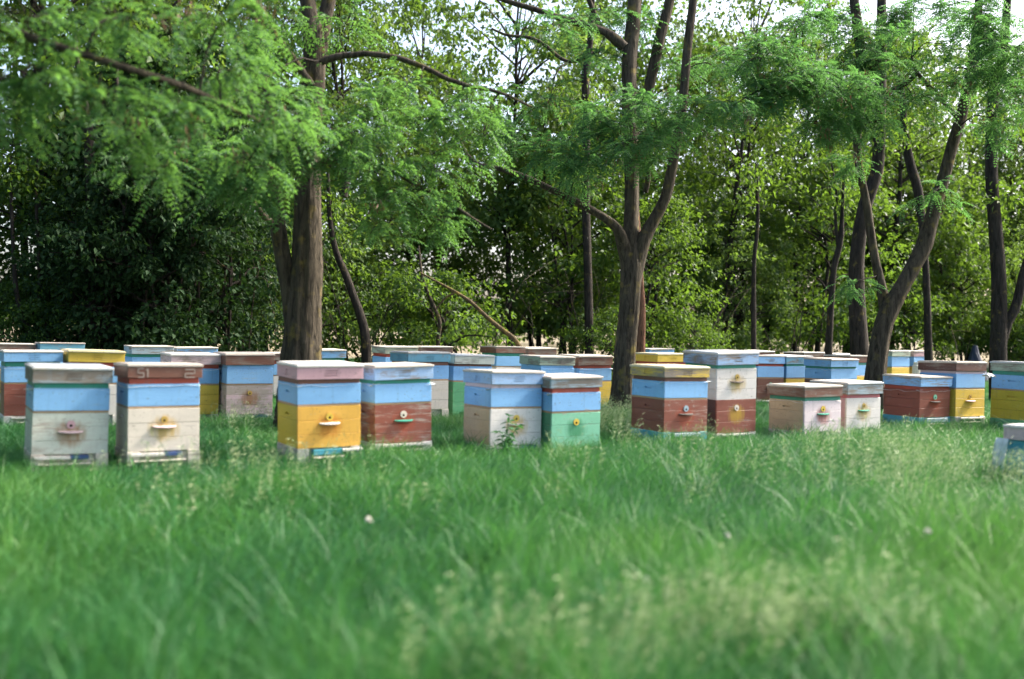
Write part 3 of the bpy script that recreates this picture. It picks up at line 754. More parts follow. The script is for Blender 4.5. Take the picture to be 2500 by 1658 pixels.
# T1: thick double trunk, left of centre
D1 = 10.8
m1 = img([(735, 980, 92), (735, 900, 88), (738, 820, 84), (742, 740, 80), (748, 660, 76), (750, 560, 68), (752, 430, 62), (758, 300, 56), (766, 190, 56), (770, 130, 50), (773, 80, 34), (775, 50, 14)], D1)
m1b = img([(724, 990, 40), (722, 880, 40), (716, 780, 42), (707, 705, 42), (695, 645, 40), (684, 590, 37), (674, 510, 36), (668, 440, 32), (655, 330, 28), (640, 200, 24), (632, 60, 20), (626, -120, 14)], D1 - .02)
T1L = [(root_at(m1), 90, 40, .085, .45), (root_at(m1b), 70, 24, .08, .3),
       (img([(766, 210, 46), (763, 120, 48), (756, 40, 41), (744, -60, 36), (730, -250, 26), (700, -500, 14)], D1), 24, 14, .06, 0),
       (img([(768, 200, 46), (779, 115, 46), (795, 40, 37), (812, -40, 32), (840, -220, 22), (860, -480, 12)], D1 + .1), 24, 14, .06, 0),
       (img([(760, 210, 20), (735, 170, 18), (700, 120, 15), (660, 70, 12), (610, 20, 9)], D1 - .2), 16, 8, .04, 0),
       (img([(784, 150, 20), (812, 140, 18), (872, 133, 15), (951, 138, 14), (1041, 165, 13), (1094, 194, 12), (1149, 212, 10), (1230, 230, 7), (1300, 262, 5)], 10.2), 26, 8, .04, 0),
       (img([(765, 410, 16), (800, 392, 15), (860, 392, 14), (915, 402, 13), (987, 431, 12), (1077, 482, 10), (1150, 530, 7), (1200, 560, 5)], 9.9), 26, 8, .04, 0),
       (img([(684, 590, 16, D1), (668, 555, 17, D1), (640, 520, 15), (600, 470, 15), (570, 440, 12), (540, 425, 8)], 10.2), 14, 8, .04, 0),
       (img([(752, 440, 16), (720, 420, 14), (665, 400, 12), (611, 377, 11), (521, 345, 10), (413, 266, 7)], 9.6), 18, 8, .04, 0)]
T1P = [(560, 415, 150, 70, 9.2, 26), (690, 350, 110, 60, 9.3, 20), (620, 470, 110, 40, 9.2, 14), (770, 330, 120, 60, 9.2, 24), (870, 330, 100, 60, 9.4, 20), (900, 420, 100, 50, 9.5, 15),
       (1000, 475, 100, 45, 9.6, 14), (950, 545, 70, 30, 9.6, 7), (1060, 410, 90, 45, 9.7, 12), (1080, 300, 100, 60, 10.0, 15), (1000, 220, 110, 40, 10.1, 12), (930, 270, 90, 60, 9.8, 14), (720, 250, 80, 50, 9.6, 10),
       (650, 190, 90, 60, 9.6, 14), (840, 60, 100, 60, 10.6, 10), (600, 100, 90, 60, 9.7, 12), (1140, 250, 80, 50, 10.2, 12), (700, 60, 80, 50, 10.4, 8), (1090, 540, 70, 40, 9.8, 10), (500, 360, 90, 50, 9.2, 12), (1180, 330, 80, 60, 10.2, 12)]
locust('locust_tree', 'thick double-trunked locust tree standing between hives left of centre', T1L, T1P, M_BARK, M_LOCUST, 1, m1[0], 2, nf=7)

# T0: tree outside the picture on the left whose bough hangs into it
b0 = at(-440, 900, 6.3)
T0L = [(np.array([[b0[0], b0[1], -.05, .16], [b0[0] + .03, b0[1], 1.5, .14], [b0[0] + .05, b0[1] + .05, 3.2, .11], [b0[0] + .1, b0[1] + .1, 5.5, .06]]), 26, 14, .06, .3),
       (np.vstack([[b0[0] + .04, b0[1], 2.75, .055], img([(-150, 15, 26, 6.2), (0, 65, 22, 6.1), (144, 115, 20, 6.1), (305, 165, 18, 6.2), (450, 212, 16, 6.5), (560, 262, 12, 6.9), (640, 300, 8, 7.2)], 6.2)]), 30, 10, .05, 0),
       (img([(0, 190, 10, 6.2), (-120, 160, 14, 6.2), (150, 196, 8, 6.2), (300, 260, 6, 6.4)], 6.2)[[1, 0, 2, 3]], 14, 7, .03, 0)]
T0P = [(70, 40, 160, 55, 6.0, 12), (290, 45, 160, 60, 6.3, 16), (60, 190, 160, 50, 6.0, 15), (230, 235, 150, 60, 6.2, 16), (540, 60, 140, 60, 6.6, 13), (430, 265, 110, 50, 6.5, 11), (350, 320, 100, 50, 6.8, 10),
       (570, 180, 110, 50, 6.9, 10), (380, 410, 90, 45, 7.2, 9), (640, 240, 100, 50, 7.2, 10), (700, 290, 90, 40, 7.4, 8), (600, 400, 90, 35, 7.6, 7), (20, 290, 80, 35, 6.2, 5)]
locust('locust_tree', 'locust bough reaching in from outside the upper left corner', T0L, T0P, M_BARK, M_LOCUST, 2, b0, 1, nf=5)

# T2: forked tree right of centre
D2 = 14.2
m2 = img([(1522, 1000, 60), (1524, 930, 52), (1528, 850, 50), (1536, 760, 49), (1540, 690, 50), (1542, 640, 50), (1544, 600, 34), (1545, 575, 16)], D2)
T2L = [(root_at(m2), 70, 34, .07, .55),
       (img([(1541, 700, 38, D2), (1531, 630, 38, D2 - .02), (1519, 590, 33, D2 - .08), (1508, 560, 26), (1480, 535, 21), (1420, 500, 18), (1364, 472, 16), (1292, 437, 15), (1220, 412, 13), (1163, 400, 11), (1130, 360, 8), (1120, 320, 5)], D2 - .2), 30, 10, .05, 0),
       (img([(1541, 690, 42, D2), (1541, 620, 44, D2 + .02), (1541, 545, 39, D2 + .06), (1542, 480, 36), (1541, 400, 36), (1537, 300, 36), (1535, 230, 37), (1536, 150, 36), (1545, 60, 36), (1552, -40, 32), (1560, -200, 24), (1565, -420, 12)], D2 + .1), 44, 14, .06, 0),
       (img([(1543, 700, 38, D2), (1555, 635, 41, D2), (1573, 580, 35), (1600, 530, 29), (1625, 480, 27), (1638, 420, 26), (1655, 330, 24), (1668, 240, 22), (1678, 120, 22), (1690, 20, 20), (1705, -120, 16), (1720, -300, 8)], D2), 36, 12, .05, 0),
       (img([(1548, 330, 24), (1575, 250, 26), (1592, 180, 26), (1612, 90, 26), (1635, 0, 24), (1660, -120, 18), (1690, -300, 8)], D2 + .4), 26, 12, .05, 0),
       (img([(1525, 115, 22), (1500, 92, 22), (1470, 75, 20), (1410, 56, 18), (1360, 42, 15), (1310, 24, 14), (1225, -2, 12), (1150, -40, 8)], D2 - .2), 26, 10, .05, 0),
       (img([(1530, 130, 18), (1480, 80, 15), (1450, 30, 13), (1430, -30, 12), (1400, -130, 8)], D2 + .2), 18, 8, .04, 0),
       (img([(1470, 120, 9), (1420, 145, 10), (1380, 150, 9), (1330, 110, 9), (1290, 92, 9), (1240, 88, 7), (1200, 70, 5)], D2 + .5), 18, 7, .03, 0),
       (img([(1575, 470, 14), (1582, 430, 13), (1578, 390, 12), (1590, 340, 8)], D2 - .3), 12, 7, .03, 0)]
T2P = [(1330, 370, 80, 45, 13.2, 13), (1410, 385, 100, 45, 13.0, 20), (1510, 350, 100, 50, 13.0, 24), (1460, 290, 90, 45, 13.2, 18), (1610, 315, 95, 50, 13.2, 22), (1690, 270, 80, 45, 13.2, 15), (1760, 170, 70, 60, 14.2, 9), (1590, 400, 60, 25, 13.6, 7),
       (1250, 320, 70, 45, 13.6, 9), (1350, 70, 110, 40, 13.6, 12), (1460, 140, 80, 35, 14.2, 8), (1400, 445, 70, 22, 13.6, 6), (1480, 20, 90, 45, 14.3, 9), (1640, 150, 70, 50, 14.6, 9),
       (1340, 250, 80, 50, 14, 10), (1560, 260, 80, 45, 13.2, 15), (1560, 60, 80, 50, 14.6, 8)]
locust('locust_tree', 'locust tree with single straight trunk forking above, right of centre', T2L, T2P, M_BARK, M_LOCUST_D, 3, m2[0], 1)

# T3: leaning tree on the right
D3 = 14.5
m3 = img([(2132, 990, 50), (2136, 930, 44), (2144, 860, 42), (2155, 800, 42), (2172, 755, 42), (2205, 695, 36), (2235, 640, 36), (2256, 598, 38), (2272, 540, 34), (2290, 480, 30), (2308, 418, 28), (2326, 350, 27), (2346, 285, 26), (2358, 230, 25), (2372, 165, 24), (2385, 60, 20), (2392, -60, 14)], D3)
T3L = [(root_at(m3), 80, 26, .07, .5),
       (img([(2165, 765, 34), (2154, 715, 27), (2142, 660, 22), (2133, 616, 21), (2124, 560, 21), (2117, 508, 20), (2106, 450, 19), (2096, 400, 19), (2092, 330, 20), (2098, 288, 21), (2104, 240, 22), (2103, 170, 22), (2099, 108, 24), (2092, 50, 24), (2085, 0, 22), (2075, -120, 16), (2060, -260, 8)], D3 + .1), 44, 12, .06, 0),
       (img([(2340, 290, 14), (2310, 260, 11), (2280, 225, 10), (2240, 180, 9), (2225, 140, 6)], D3), 14, 7, .03, 0),
       (img([(2236, 182, 10), (2210, 205, 13), (2180, 222, 14), (2150, 232, 11), (2100, 235, 9), (2020, 228, 7), (1950, 226, 5)], D3 - .3), 16, 7, .03, 0),
       (img([(2370, 170, 16), (2400, 125, 15), (2450, 116, 14), (2520, 120, 12), (2600, 130, 8)], D3 - .6), 14, 8, .04, 0)]
T3P = [(1850, 140, 120, 60, 13.0, 34), (1960, 180, 120, 65, 13.0, 40), (2060, 230, 110, 60, 13.2, 34), (1890, 230, 110, 50, 13.0, 26), (2010, 300, 100, 45, 13.4, 22), (2110, 300, 80, 45, 13.6, 18), (2150, 150, 110, 65, 14.2, 24), (2230, 240, 90, 50, 14.0, 14),
       (2390, 50, 130, 65, 13.2, 34), (2470, 120, 100, 55, 13.0, 26), (2310, 110, 90, 65, 14.2, 18), (2080, 690, 50, 34, 14.3, 5), (2280, 470, 66, 45, 14.2, 6), (1960, 60, 90, 50, 13.6, 16), (2090, 400, 60, 36, 14.2, 8),
       (2480, 230, 80, 55, 13.6, 14), (2230, 40, 100, 60, 14.6, 20), (2300, 20, 110, 70, 14.8, 22), (2440, 300, 80, 60, 13.8, 14), (2050, 40, 100, 60, 14.8, 14), (2400, 180, 90, 50, 13.4, 18), (1800, 250, 70, 40, 12.6, 10), (2080, 100, 90, 60, 14.4, 16), (2330, 200, 60, 40, 14.2, 8)]
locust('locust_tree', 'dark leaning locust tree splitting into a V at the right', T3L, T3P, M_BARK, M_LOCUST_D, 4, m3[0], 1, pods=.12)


# ------------------------------------------------------------------ trees of the wood behind, each its own
def wood_pts(rs, h, lean, r0):
    P = [[0, 0, -.05, r0]]; x = y = 0.0
    for k in range(1, 6):
        x += lean[0] * h / 5 + rs.normal(0, .10); y += lean[1] * h / 5 + rs.normal(0, .10)
        P.append([x, y, h * k / 5, r0 * (1 - .17 * k)])
    return np.array(P)


def proto(seed, h, z0, rad, nclump, per, lsize, mat, bark, stems=1, r0=.10, top_thin=.5, clump_r=(.30, .60)):
    rs = np.random.RandomState(seed); T, LV = Tubes(), Leaves(); axes = []
    for s_ in range(stems):
        P = wood_pts(rs, h * rs.uniform(.85, 1.0), (rs.uniform(-.12, .12) * (1 + .8 * (stems > 1)), rs.uniform(-.08, .08)), r0 * rs.uniform(.7, 1.0))
        if s_: P[:, :2] += rs.uniform(-.35, .35, 2)
        axes.append(T.add(P, 24, 9, .05, seed + s_, .3))
    for k in range(nclump):
        t = rs.rand() ** (1 + top_thin * .6); z = z0 + (h - z0) * t
        a = rs.uniform(0, 2 * np.pi); prof = math.sin(math.pi * min(1, max(.08, .16 + .80 * t))) ** .7
        rr = rad * prof * math.sqrt(rs.uniform(.08, 1.0))
        A = axes[rs.randint(stems)]; j = np.argmin(abs(A[:, 2] - z * .86)); b = A[j]
        c = np.array([b[0] + rr * math.cos(a), b[1] + rr * math.sin(a), z])
        if k % 2 == 0:
            T.add(np.array([[*b, .022 + .010 * rs.rand()], [*((b + c) / 2 + [0, 0, .12]), .014], [*c, .005]]), 8, 5, 0, rs.randint(1e6), 0, .02)
        cr = rs.uniform(*clump_r); n = int(per * rs.uniform(.5, 1.3) * (1 - .35 * t * top_thin))
        p = c + sph(rs, n) * [cr, cr, cr * .62] * (rs.rand(n, 1) ** .5)
        ax = (p - c) / cr * .8 + rs.normal(0, .55, (n, 3)) + [0, 0, -.55]
        nr = np.array([0, 0, 1.0]) + rs.normal(0, .75, (n, 3))
        ln = lsize * rs.uniform(.6, 1.25, n)
        LV.put(p, ax, nr, ln, ln * rs.uniform(.45, .7, n), fold=.18)
    ns = int(nclump * 2.2)
    for k in range(ns):                                              # stray sprigs between the clumps
        t = rs.rand(); z = z0 * .8 + (h * 1.03 - z0 * .8) * t; a = rs.uniform(0, 2 * np.pi)
        rr = rad * 1.12 * math.sin(math.pi * min(1, max(.1, .18 + .76 * t))) ** .6 * math.sqrt(rs.rand())
        A = axes[rs.randint(stems)]; b = A[np.argmin(abs(A[:, 2] - z))]
        c = np.array([b[0] + rr * math.cos(a), b[1] + rr * math.sin(a), z]); n = int(per * .22)
        dv = norm(np.array([math.cos(a), math.sin(a), rs.uniform(-.7, .5)])); u = rs.uniform(-.35, .35, n)[:, None]
        p = c + dv * u + rs.normal(0, .05, (n, 3)) - np.array([0, 0, .25]) * u ** 2
        ln = lsize * rs.uniform(.6, 1.25, n)
        LV.put(p, dv * .5 + rs.normal(0, .6, (n, 3)) + [0, 0, -.4], np.array([0, 0, 1.0]) + rs.normal(0, .7, (n, 3)), ln, ln * rs.uniform(.45, .7, n), fold=.18)
    return T.mesh('trunk', bark), LV.mesh('crown', mat)


PROTO = {
    'tall': [proto(11, 9.5, 1.9, 2.1, 150, 85, .135, M_WOODLEAF, M_BARK_D, 1, .12, .7), proto(12, 10.5, 2.4, 2.0, 140, 80, .135, M_WOODLEAF_B, M_BARK_D, 2, .10, .7), proto(13, 8.6, 1.5, 2.2, 150, 85, .13, M_WOODLEAF, M_BARK_D, 1, .11, .7)],
    'thin': [proto(21, 10.0, 3.0, 1.6, 110, 75, .13, M_WOODLEAF_B, M_BARK_D, 1, .10, .9), proto(22, 11.0, 3.2, 1.8, 120, 70, .13, M_WOODLEAF, M_BARK_D, 2, .09, .9)],
    'mid': [proto(31, 5.0, 1.0, 1.6, 85, 80, .12, M_WOODLEAF, M_BARK_D, 2, .07, .2, (.25, .5)), proto(32, 4.2, .8, 1.6, 75, 80, .115, M_WOODLEAF_B, M_BARK_D, 3, .05, .2, (.25, .5)), proto(33, 6.0, 1.2, 1.5, 90, 80, .12, M_WOODLEAF, M_BARK_D, 3, .06, .3, (.25, .5))],
    'bush': [proto(41, 2.6, .4, 1.2, 50, 80, .095, M_WOODLEAF, M_BARK_D, 5, .03, .1, (.2, .45)), proto(42, 2.0, .25, 1.1, 40, 80, .09, M_WOODLEAF, M_BARK_D, 5, .025, .1, (.2, .42))],
    'dark': [proto(51, 5.4, .5, 1.5, 75, 80, .115, M_SHADELEAF, M_BARK_D, 4, .05, .2, (.2, .5)), proto(52, 4.4, .3, 1.5, 70, 80, .11, M_SHADELEAF, M_BARK_D, 4, .045, .1, (.2, .5)), proto(53, 6.4, .8, 1.5, 80, 80, .12, M_SHADELEAF, M_BARK_D, 3, .06, .3, (.2, .5))]}
NAMES = {'tall': 'woodland_tree', 'thin': 'slender_tree', 'mid': 'understorey_tree', 'bush': 'bush', 'dark': 'dark_tree'}
CATS = {'tall': 'tree', 'thin': 'tree', 'mid': 'tree', 'bush': 'bush', 'dark': 'tree'}
GEN = {'tall': ('dense leafy tree in the wood behind the hives', 'leafy trees of the wood behind the hives'),
       'thin': ('slender tree with thin open crown in the wood behind', 'slender trees of the wood behind the hives'),
       'mid': ('small many-stemmed tree under the taller wood', 'small understorey trees of the wood'),
       'bush': ('loose green bush along the edge of the wood', 'green bushes along the wood edge'),
       'dark': ('near-black leafy bush in deep shade left of the double trunk', 'dark small trees in deep shade at left')}


MARKS = [(20, 'the dark brown lid at the far left'), (150, 'the weathered blue rear lid'), (370, 'the peeling grey and blue rear lid'), (480, 'the bright blue rear lid'), (610, 'the gap left of the double trunk'),
         (800, 'the blue hive right of the double trunk'), (975, 'the grey-green rear lid with red rim'), (1070, 'the dark brown rear lid'), (1250, 'the wide brown rear lid'), (1340, 'the chalk-marked reddish rear lid'), (1450, 'the brown-lidded hive by the forked trunk'),
         (1630, 'the clean yellow lid'), (1790, 'the tallest hive'), (1880, 'the blue lid with red rim'), (1940, 'the pale turquoise lid'), (2000, 'the dark rear lid with bright roof'), (2095, 'the foot of the slim dark trunk'), (2210, 'the rear lids in grey-green and pink'),
         (2380, 'the dark chalk-marked lid'), (2480, 'the grey-green lid at the right edge')]
USED = set()
SHORT = {'tall': 'dense leafy tree in the wood behind', 'thin': 'slender open-crowned tree behind', 'mid': 'small many-stemmed tree behind', 'bush': 'loose green bush behind'}


def wood_tree(kind, v, x, y, rz, sc, label=None, sz=1.0):
    px = 1250 + FPX * x / y
    if label is None and kind in SHORT and -60 < px < 2560:
        k = min(range(len(MARKS)), key=lambda i: abs(MARKS[i][0] - px))
        if (kind, k) not in USED: USED.add((kind, k)); label = f'{SHORT[kind]} {MARKS[k][1]}'
    tm, cm = PROTO[kind][v % len(PROTO[kind])]
    r = empty(NAMES[kind], (x, y, 0), rz); r.scale = (sc, sc, sc * sz)
    tag(r, label or GEN[kind][0], CATS[kind], GEN[kind][1])
    link('trunk', tm, r); tag(link('crown', cm, r), kind='stuff')
    return r


rs = np.random.RandomState(77)
cy, sy_ = math.cos(YAW), math.sin(YAW)


def rowpos(a, r):
    """Point on the wood's row r (metres behind the camera's row line) in the direction a = x / y."""
    d = r / (cy - a * sy_)
    return a * d, d


def band(kind, r, step, a0=-.66, a1=.60, jit=.6, sc=(.85, 1.15), skip=None, szr=(.92, 1.08)):
    a = a0
    while a < a1:
        x, y = rowpos(a, r + rs.uniform(-jit, jit))
        if not (skip and skip(a)):
            k = kind if isinstance(kind, str) else kind[rs.randint(len(kind))]
            wood_tree(k, rs.randint(9), x, y, rs.uniform(0, 6.28), rs.uniform(*sc), None, rs.uniform(*szr))
        d = r / (cy - a * sy_)
        a += step * rs.uniform(.75, 1.3) / d * (cy - a * sy_)


dk = lambda a: -.38 < a < -.255
gap = lambda a: -.275 < a < -.215 or -.17 < a < -.13 or -.05 < a < .0 or .085 < a < .10
band('bush', 17.6, 2.8, jit=.6, sc=(.55, 1.15), skip=lambda a: dk(a) or gap(a) or .30 < a < .46)
band(('mid', 'mid', 'bush'), 18.9, 2.2, sc=(.7, 1.15), skip=lambda a: dk(a) or gap(a))
band(('thin', 'mid', 'thin', 'tall'), 21.0, 2.8)
band(('thin', 'tall'), 22.3, 4.0, skip=lambda a: -.30 < a < .30)
band(('mid', 'thin', 'tall'), 23.8, 3.0)
band(('thin', 'tall'), 26.6, 4.4)
DARK = ['dark small tree at the left end of the deep shade', 'dark small tree behind the gap between the two blue rear lids', 'tall dark small tree in the middle of the deep shade', 'dark small tree at the right end of the deep shade, above the bright blue lid',
        'dark tree rising behind the middle of the deep shade', 'dark tree rising behind the right part of the deep shade', 'dark tree rising behind the left part of the deep shade', 'tallest dark tree deep behind the shade']
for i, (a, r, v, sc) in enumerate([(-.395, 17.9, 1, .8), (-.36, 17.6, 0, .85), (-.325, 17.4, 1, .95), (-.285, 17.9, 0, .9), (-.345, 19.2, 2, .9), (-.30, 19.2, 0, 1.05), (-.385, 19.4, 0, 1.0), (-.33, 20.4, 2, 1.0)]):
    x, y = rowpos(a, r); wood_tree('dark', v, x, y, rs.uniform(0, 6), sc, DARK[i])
# unseen trees added left of the meadow to darken hive sides and grass
for (x, y, v, sc) in [(-8.6, 8.0, 0, .95), (-8.2, 4.6, 2, .9), (-7.6, 1.4, 1, .9), (-7.4, -2.2, 0, .95), (-10.8, 6.2, 1, 1.1), (-10.0, 2.6, 2, 1.1), (-9.6, -1.0, 0, 1.1)]:
    wood_tree('tall', v, x, y, rs.uniform(0, 6), sc, 'leafy tree added out of view to shade the left side of the meadow')


# far-off low wood beyond the dry field
fw = np.random.RandomState(31); LV = Leaves()
for k in range(260):
    a = fw.uniform(-.75, .75); d = fw.uniform(62, 78); x = a * d; hh = (3.6 + 1.3 * math.sin(x * .35) + .9 * math.sin(x * .9 + 1)) * fw.uniform(.3, 1.0)
    n = 150; q = np.array([x, d, hh * .8]) + sph(fw, n) * [1.6, 1.6, 1.0] * fw.rand(n, 1) ** .5; q[:, 2] = np.maximum(q[:, 2], .1)
    ln = .42 * fw.uniform(.6, 1.2, n); LV.put(q, fw.normal(0, .6, (n, 3)) + [0, 0, -.4], fw.normal(0, .7, (n, 3)) + [0, 0, .8], ln, ln * .6)
tag(link('far_wood', LV.mesh('far_wood', M_WOODLEAF)), kind='stuff')


# slender trunks one can pick out in the wood
def stem_tree(label, rows, d, mat=M_BARK_D, extra=(), seed=0, sides=10, crown=(), name='slender_tree'):
    p = root_at(img(rows, d)); T = Tubes(); T.add(p, 30, sides, .06, seed, .25)
    for k, e in enumerate(extra): T.add(img(e, d), 16, 8, .05, seed + 3 + k)
    r = empty(name, (p[0][0], p[0][1], 0)); tag(r, label, 'tree')
    link('trunk', T.mesh('trunk', mat), r).matrix_parent_inverse = Matrix.Translation(-Vector(r.location))
    rs_ = np.random.RandomState(seed); LV = Leaves()
    for (px, py, rx, ry, n) in crown:
        c = at(px, py, d); q = c + sph(rs_, n) * [rx * d / FPX, rx * d / FPX, ry * d / FPX] * rs_.rand(n, 1) ** .5
        ln = .11 * rs_.uniform(.6, 1.2, n); LV.put(q, rs_.normal(0, .6, (n, 3)) + [0, 0, -.5], rs_.normal(0, .7, (n, 3)) + [0, 0, 1], ln, ln * .55)
    if LV.n: tag(link('crown', LV.mesh('crown', M_WOODLEAF), r), kind='stuff').matrix_parent_inverse = Matrix.Translation(-Vector(r.location))
    return r


stem_tree('straight dark trunk just left of the leaning locust tree', [(2100, 960, 46), (2098, 867, 42), (2091, 723, 38), (2092, 620, 34), (2112, 500, 32), (2140, 420, 30), (2146, 330, 28), (2150, 150, 26), (2152, 0, 22), (2150, -200, 12)], 18.5, seed=61, crown=[(2140, 340, 80, 60, 260), (2150, 120, 110, 70, 300)])
stem_tree('tall nearly black trunk near the right edge', [(2440, 980, 40), (2438, 871, 38), (2440, 760, 36), (2437, 640, 34), (2424, 480, 30), (2420, 400, 28), (2421, 300, 26), (2428, 220, 24), (2448, 130, 22), (2460, 0, 18), (2470, -180, 10)], 17.5, seed=62,
          extra=[[(2444, 840, 26), (2462, 780, 26), (2480, 750, 24), (2500, 665, 22), (2530, 560, 18), (2550, 400, 12)]], crown=[(2440, 300, 90, 60, 240), (2460, 480, 80, 60, 200)])
stem_tree('thin curving trunk forking midway left of the straight dark trunk', [(2022, 950, 18), (2024, 831, 17), (2030, 723, 15), (2036, 652, 15), (2052, 588, 14), (2056, 520, 9), (2060, 430, 6)], 20.5, seed=63, extra=[[(2046, 600, 10), (2040, 540, 8), (2042, 470, 6), (2030, 400, 4)]], crown=[(2050, 470, 70, 60, 220)])
stem_tree('thin straight pole-like trunk right of the forked locust', [(1840, 960, 14), (1840, 853, 13), (1840, 760, 12), (1841, 640, 10), (1850, 540, 8), (1846, 400, 6)], 21, seed=64, crown=[(1846, 440, 80, 80, 240)])
stem_tree('slim trunk rising behind the V of the leaning tree', [(2270, 960, 20), (2266, 840, 19), (2262, 700, 17), (2256, 600, 16), (2242, 470, 22), (2222, 400, 22), (2210, 330, 18), (2200, 200, 12)], 20, seed=65, crown=[(2215, 330, 70, 60, 220)])
stem_tree('short reddish trunk hidden behind the forked locust trunk', [(1563, 960, 26), (1563, 850, 24), (1566, 760, 20), (1562, 680, 18), (1558, 560, 12), (1550, 430, 8)], 17, M_BARK_R, seed=66)
stem_tree('slim dark trunk above the dark bushes at left', [(226, 960, 30), (224, 700, 28), (222, 500, 26), (218, 380, 24), (214, 290, 20), (196, 200, 14), (180, 80, 8)], 17, seed=67, extra=[[(216, 360, 14), (196, 310, 10), (184, 285, 7)], [(222, 340, 10), (240, 300, 8), (250, 250, 5)]], crown=[(200, 190, 80, 70, 260)])
stem_tree('thick black trunk inside the dark bushes', [(262, 980, 34), (262, 800, 33), (263, 640, 30), (264, 540, 28), (272, 420, 24), (280, 300, 16), (286, 160, 8)], 17.2, seed=68)
stem_tree('leaning sapling stem at the far left edge', [(90, 960, 20), (80, 831, 16), (56, 780, 14), (42, 723, 12), (34, 640, 10), (28, 508, 8), (24, 380, 5)], 16.5, seed=69, crown=[(30, 430, 80, 70, 260)])
stem_tree('slim upright sapling stem near the left edge', [(96, 960, 11), (97, 723, 10), (93, 600, 9), (88, 490, 7), (92, 380, 4)], 16.8, seed=70, crown=[(90, 440, 70, 60, 220)])
stem_tree('slim trunk standing just left of the double trunk against the dry field', [(590, 960, 17), (589, 856, 16), (588, 760, 14), (584, 680, 11), (578, 560, 7)], 19, seed=71, crown=[(584, 600, 70, 60, 200)])
stem_tree('crooked trunk leaning left behind the faded blue lid', [(896, 960, 26), (893, 831, 24), (880, 770, 22), (862, 720, 20), (840, 660, 18), (822, 620, 16), (806, 540, 12), (800, 420, 8)], 18, seed=72, extra=[[(838, 480, 22), (846, 420, 20), (850, 380, 14), (852, 300, 8)]], crown=[(820, 500, 90, 70, 260)])
stem_tree('bare twisting sapling behind the wide brown rear lid', [(1070, 960, 12), (1069, 838, 11), (1074, 788, 10), (1060, 750, 9), (1042, 709, 8), (1030, 670, 7), (1022, 600, 4)], 18.5, M_BARK, seed=73)
stem_tree('dark trunk seen between the limbs high behind the forked locust', [(1440, 980, 22), (1436, 700, 20), (1430, 480, 20), (1432, 260, 18), (1428, 190, 20), (1438, 130, 16), (1446, 20, 12), (1450, -120, 8)], 20.5, seed=74, crown=[(1440, 240, 90, 60, 240), (1420, 420, 90, 60, 240)])

# bare thin-stemmed saplings under the edge of the wood
for i, (px, lab) in enumerate([(60, 'bare saplings leaning behind the dark brown lid at the far left'), (545, 'bare thin stems leaning left of the double trunk'), (680, 'crossing bare saplings behind the grey roofed rear hive'), (870, 'bare sapling stems between the double trunk and the turquoise lid'), (1160, 'bare forking saplings behind the pale green lid'),
                               (1300, 'bare sapling stems behind the chalk-marked reddish rear lid'), (1420, 'leaning bare saplings left of the forked locust trunk'), (1700, 'bare sapling stems behind the clean yellow lid'), (1930, 'thin bare saplings behind the pale turquoise lid'), (2330, 'bare saplings leaning by the dark blue tarpaulin')]):
    x, y = rowpos((px - 1250) / FPX, rs.uniform(17.2, 18.2)); r = empty('bare_sapling', (x, y, 0)); tag(r, lab, 'sapling')
    for k in range(rs.randint(3, 6)):
        h = rs.uniform(1.4, 3.2); lx, ly = rs.normal(0, .45, 2) * h; T = Tubes(); b = rs.normal(0, .18, 2)
        P = T.add(np.array([[b[0], b[1], -.03, .016], [b[0] + lx * .25, b[1] + ly * .25, h * .4, .012], [b[0] + lx * .6, b[1] + ly * .6, h * .75, .008], [b[0] + lx, b[1] + ly, h, .003]]), 14, 6, .03, rs.randint(1e6), 0, .015)
        for q in (6, 9, 11):
            d_ = rs.normal(0, .35, 3) + [lx * .2, 0, .25]; T.add(np.array([[*P[q], .006], [*(P[q] + d_ * .6), .004], [*(P[q] + d_ * 1.2 - [0, 0, .05]), .002]]), 6, 5, 0, 0)
        link('stem', T.mesh('stem', M_BARK if k % 2 else M_BARK_D), r)

# fallen lichen-covered bough
T = Tubes(); T.add(img([(1275, 860, 12), (1256, 828, 12), (1220, 800, 11), (1184, 770, 10), (1150, 738, 9), (1112, 713, 8), (1070, 690, 6), (1026, 666, 4)], 18.2), 24, 8, .06, 5)
T.add(img([(1112, 713, 7), (1085, 730, 5), (1060, 760, 3)], 18.2), 8, 6, 0, 6)
fb = link('fallen_bough', T.mesh('fallen_bough', M_BARK_L)); tag(fb, 'bare yellow-lichened bough leaning down behind the pale green lid', 'branch')

# ------------------------------------------------------------------ weeds, grass and flowers
wr = np.random.RandomState(5)
wd = at(1236, 1108, 9.15); T, LV = Tubes(), Leaves()
for k in range(5):
    a = wr.uniform(0, 6.28); h = wr.uniform(.22, .40) if k else .42
    P = np.array([[0, 0, 0, .004], [.03 * math.cos(a), .03 * math.sin(a), h * .6, .003], [.10 * math.cos(a), .08 * math.sin(a), h, .002]])
    A = T.add(P, 9, 5)
    for j in range(2, 9):
        n = 4; ax = sph(wr, n) * [1, 1, .35]; LV.put(np.repeat(A[j][None], n, 0), ax, np.tile([0, 0, 1.0], (n, 1)) + wr.normal(0, .3, (n, 3)), wr.uniform(.05, .09, n), wr.uniform(.018, .03, n))
we = empty('weed_plant', (wd[0], wd[1], 0)); tag(we, 'leafy dark green weed in front of the white and tan hive', 'weed')
link('stem', T.mesh('stem', M_WEED), we); tag(link('foliage', LV.mesh('foliage', M_WEED), we), kind='stuff')


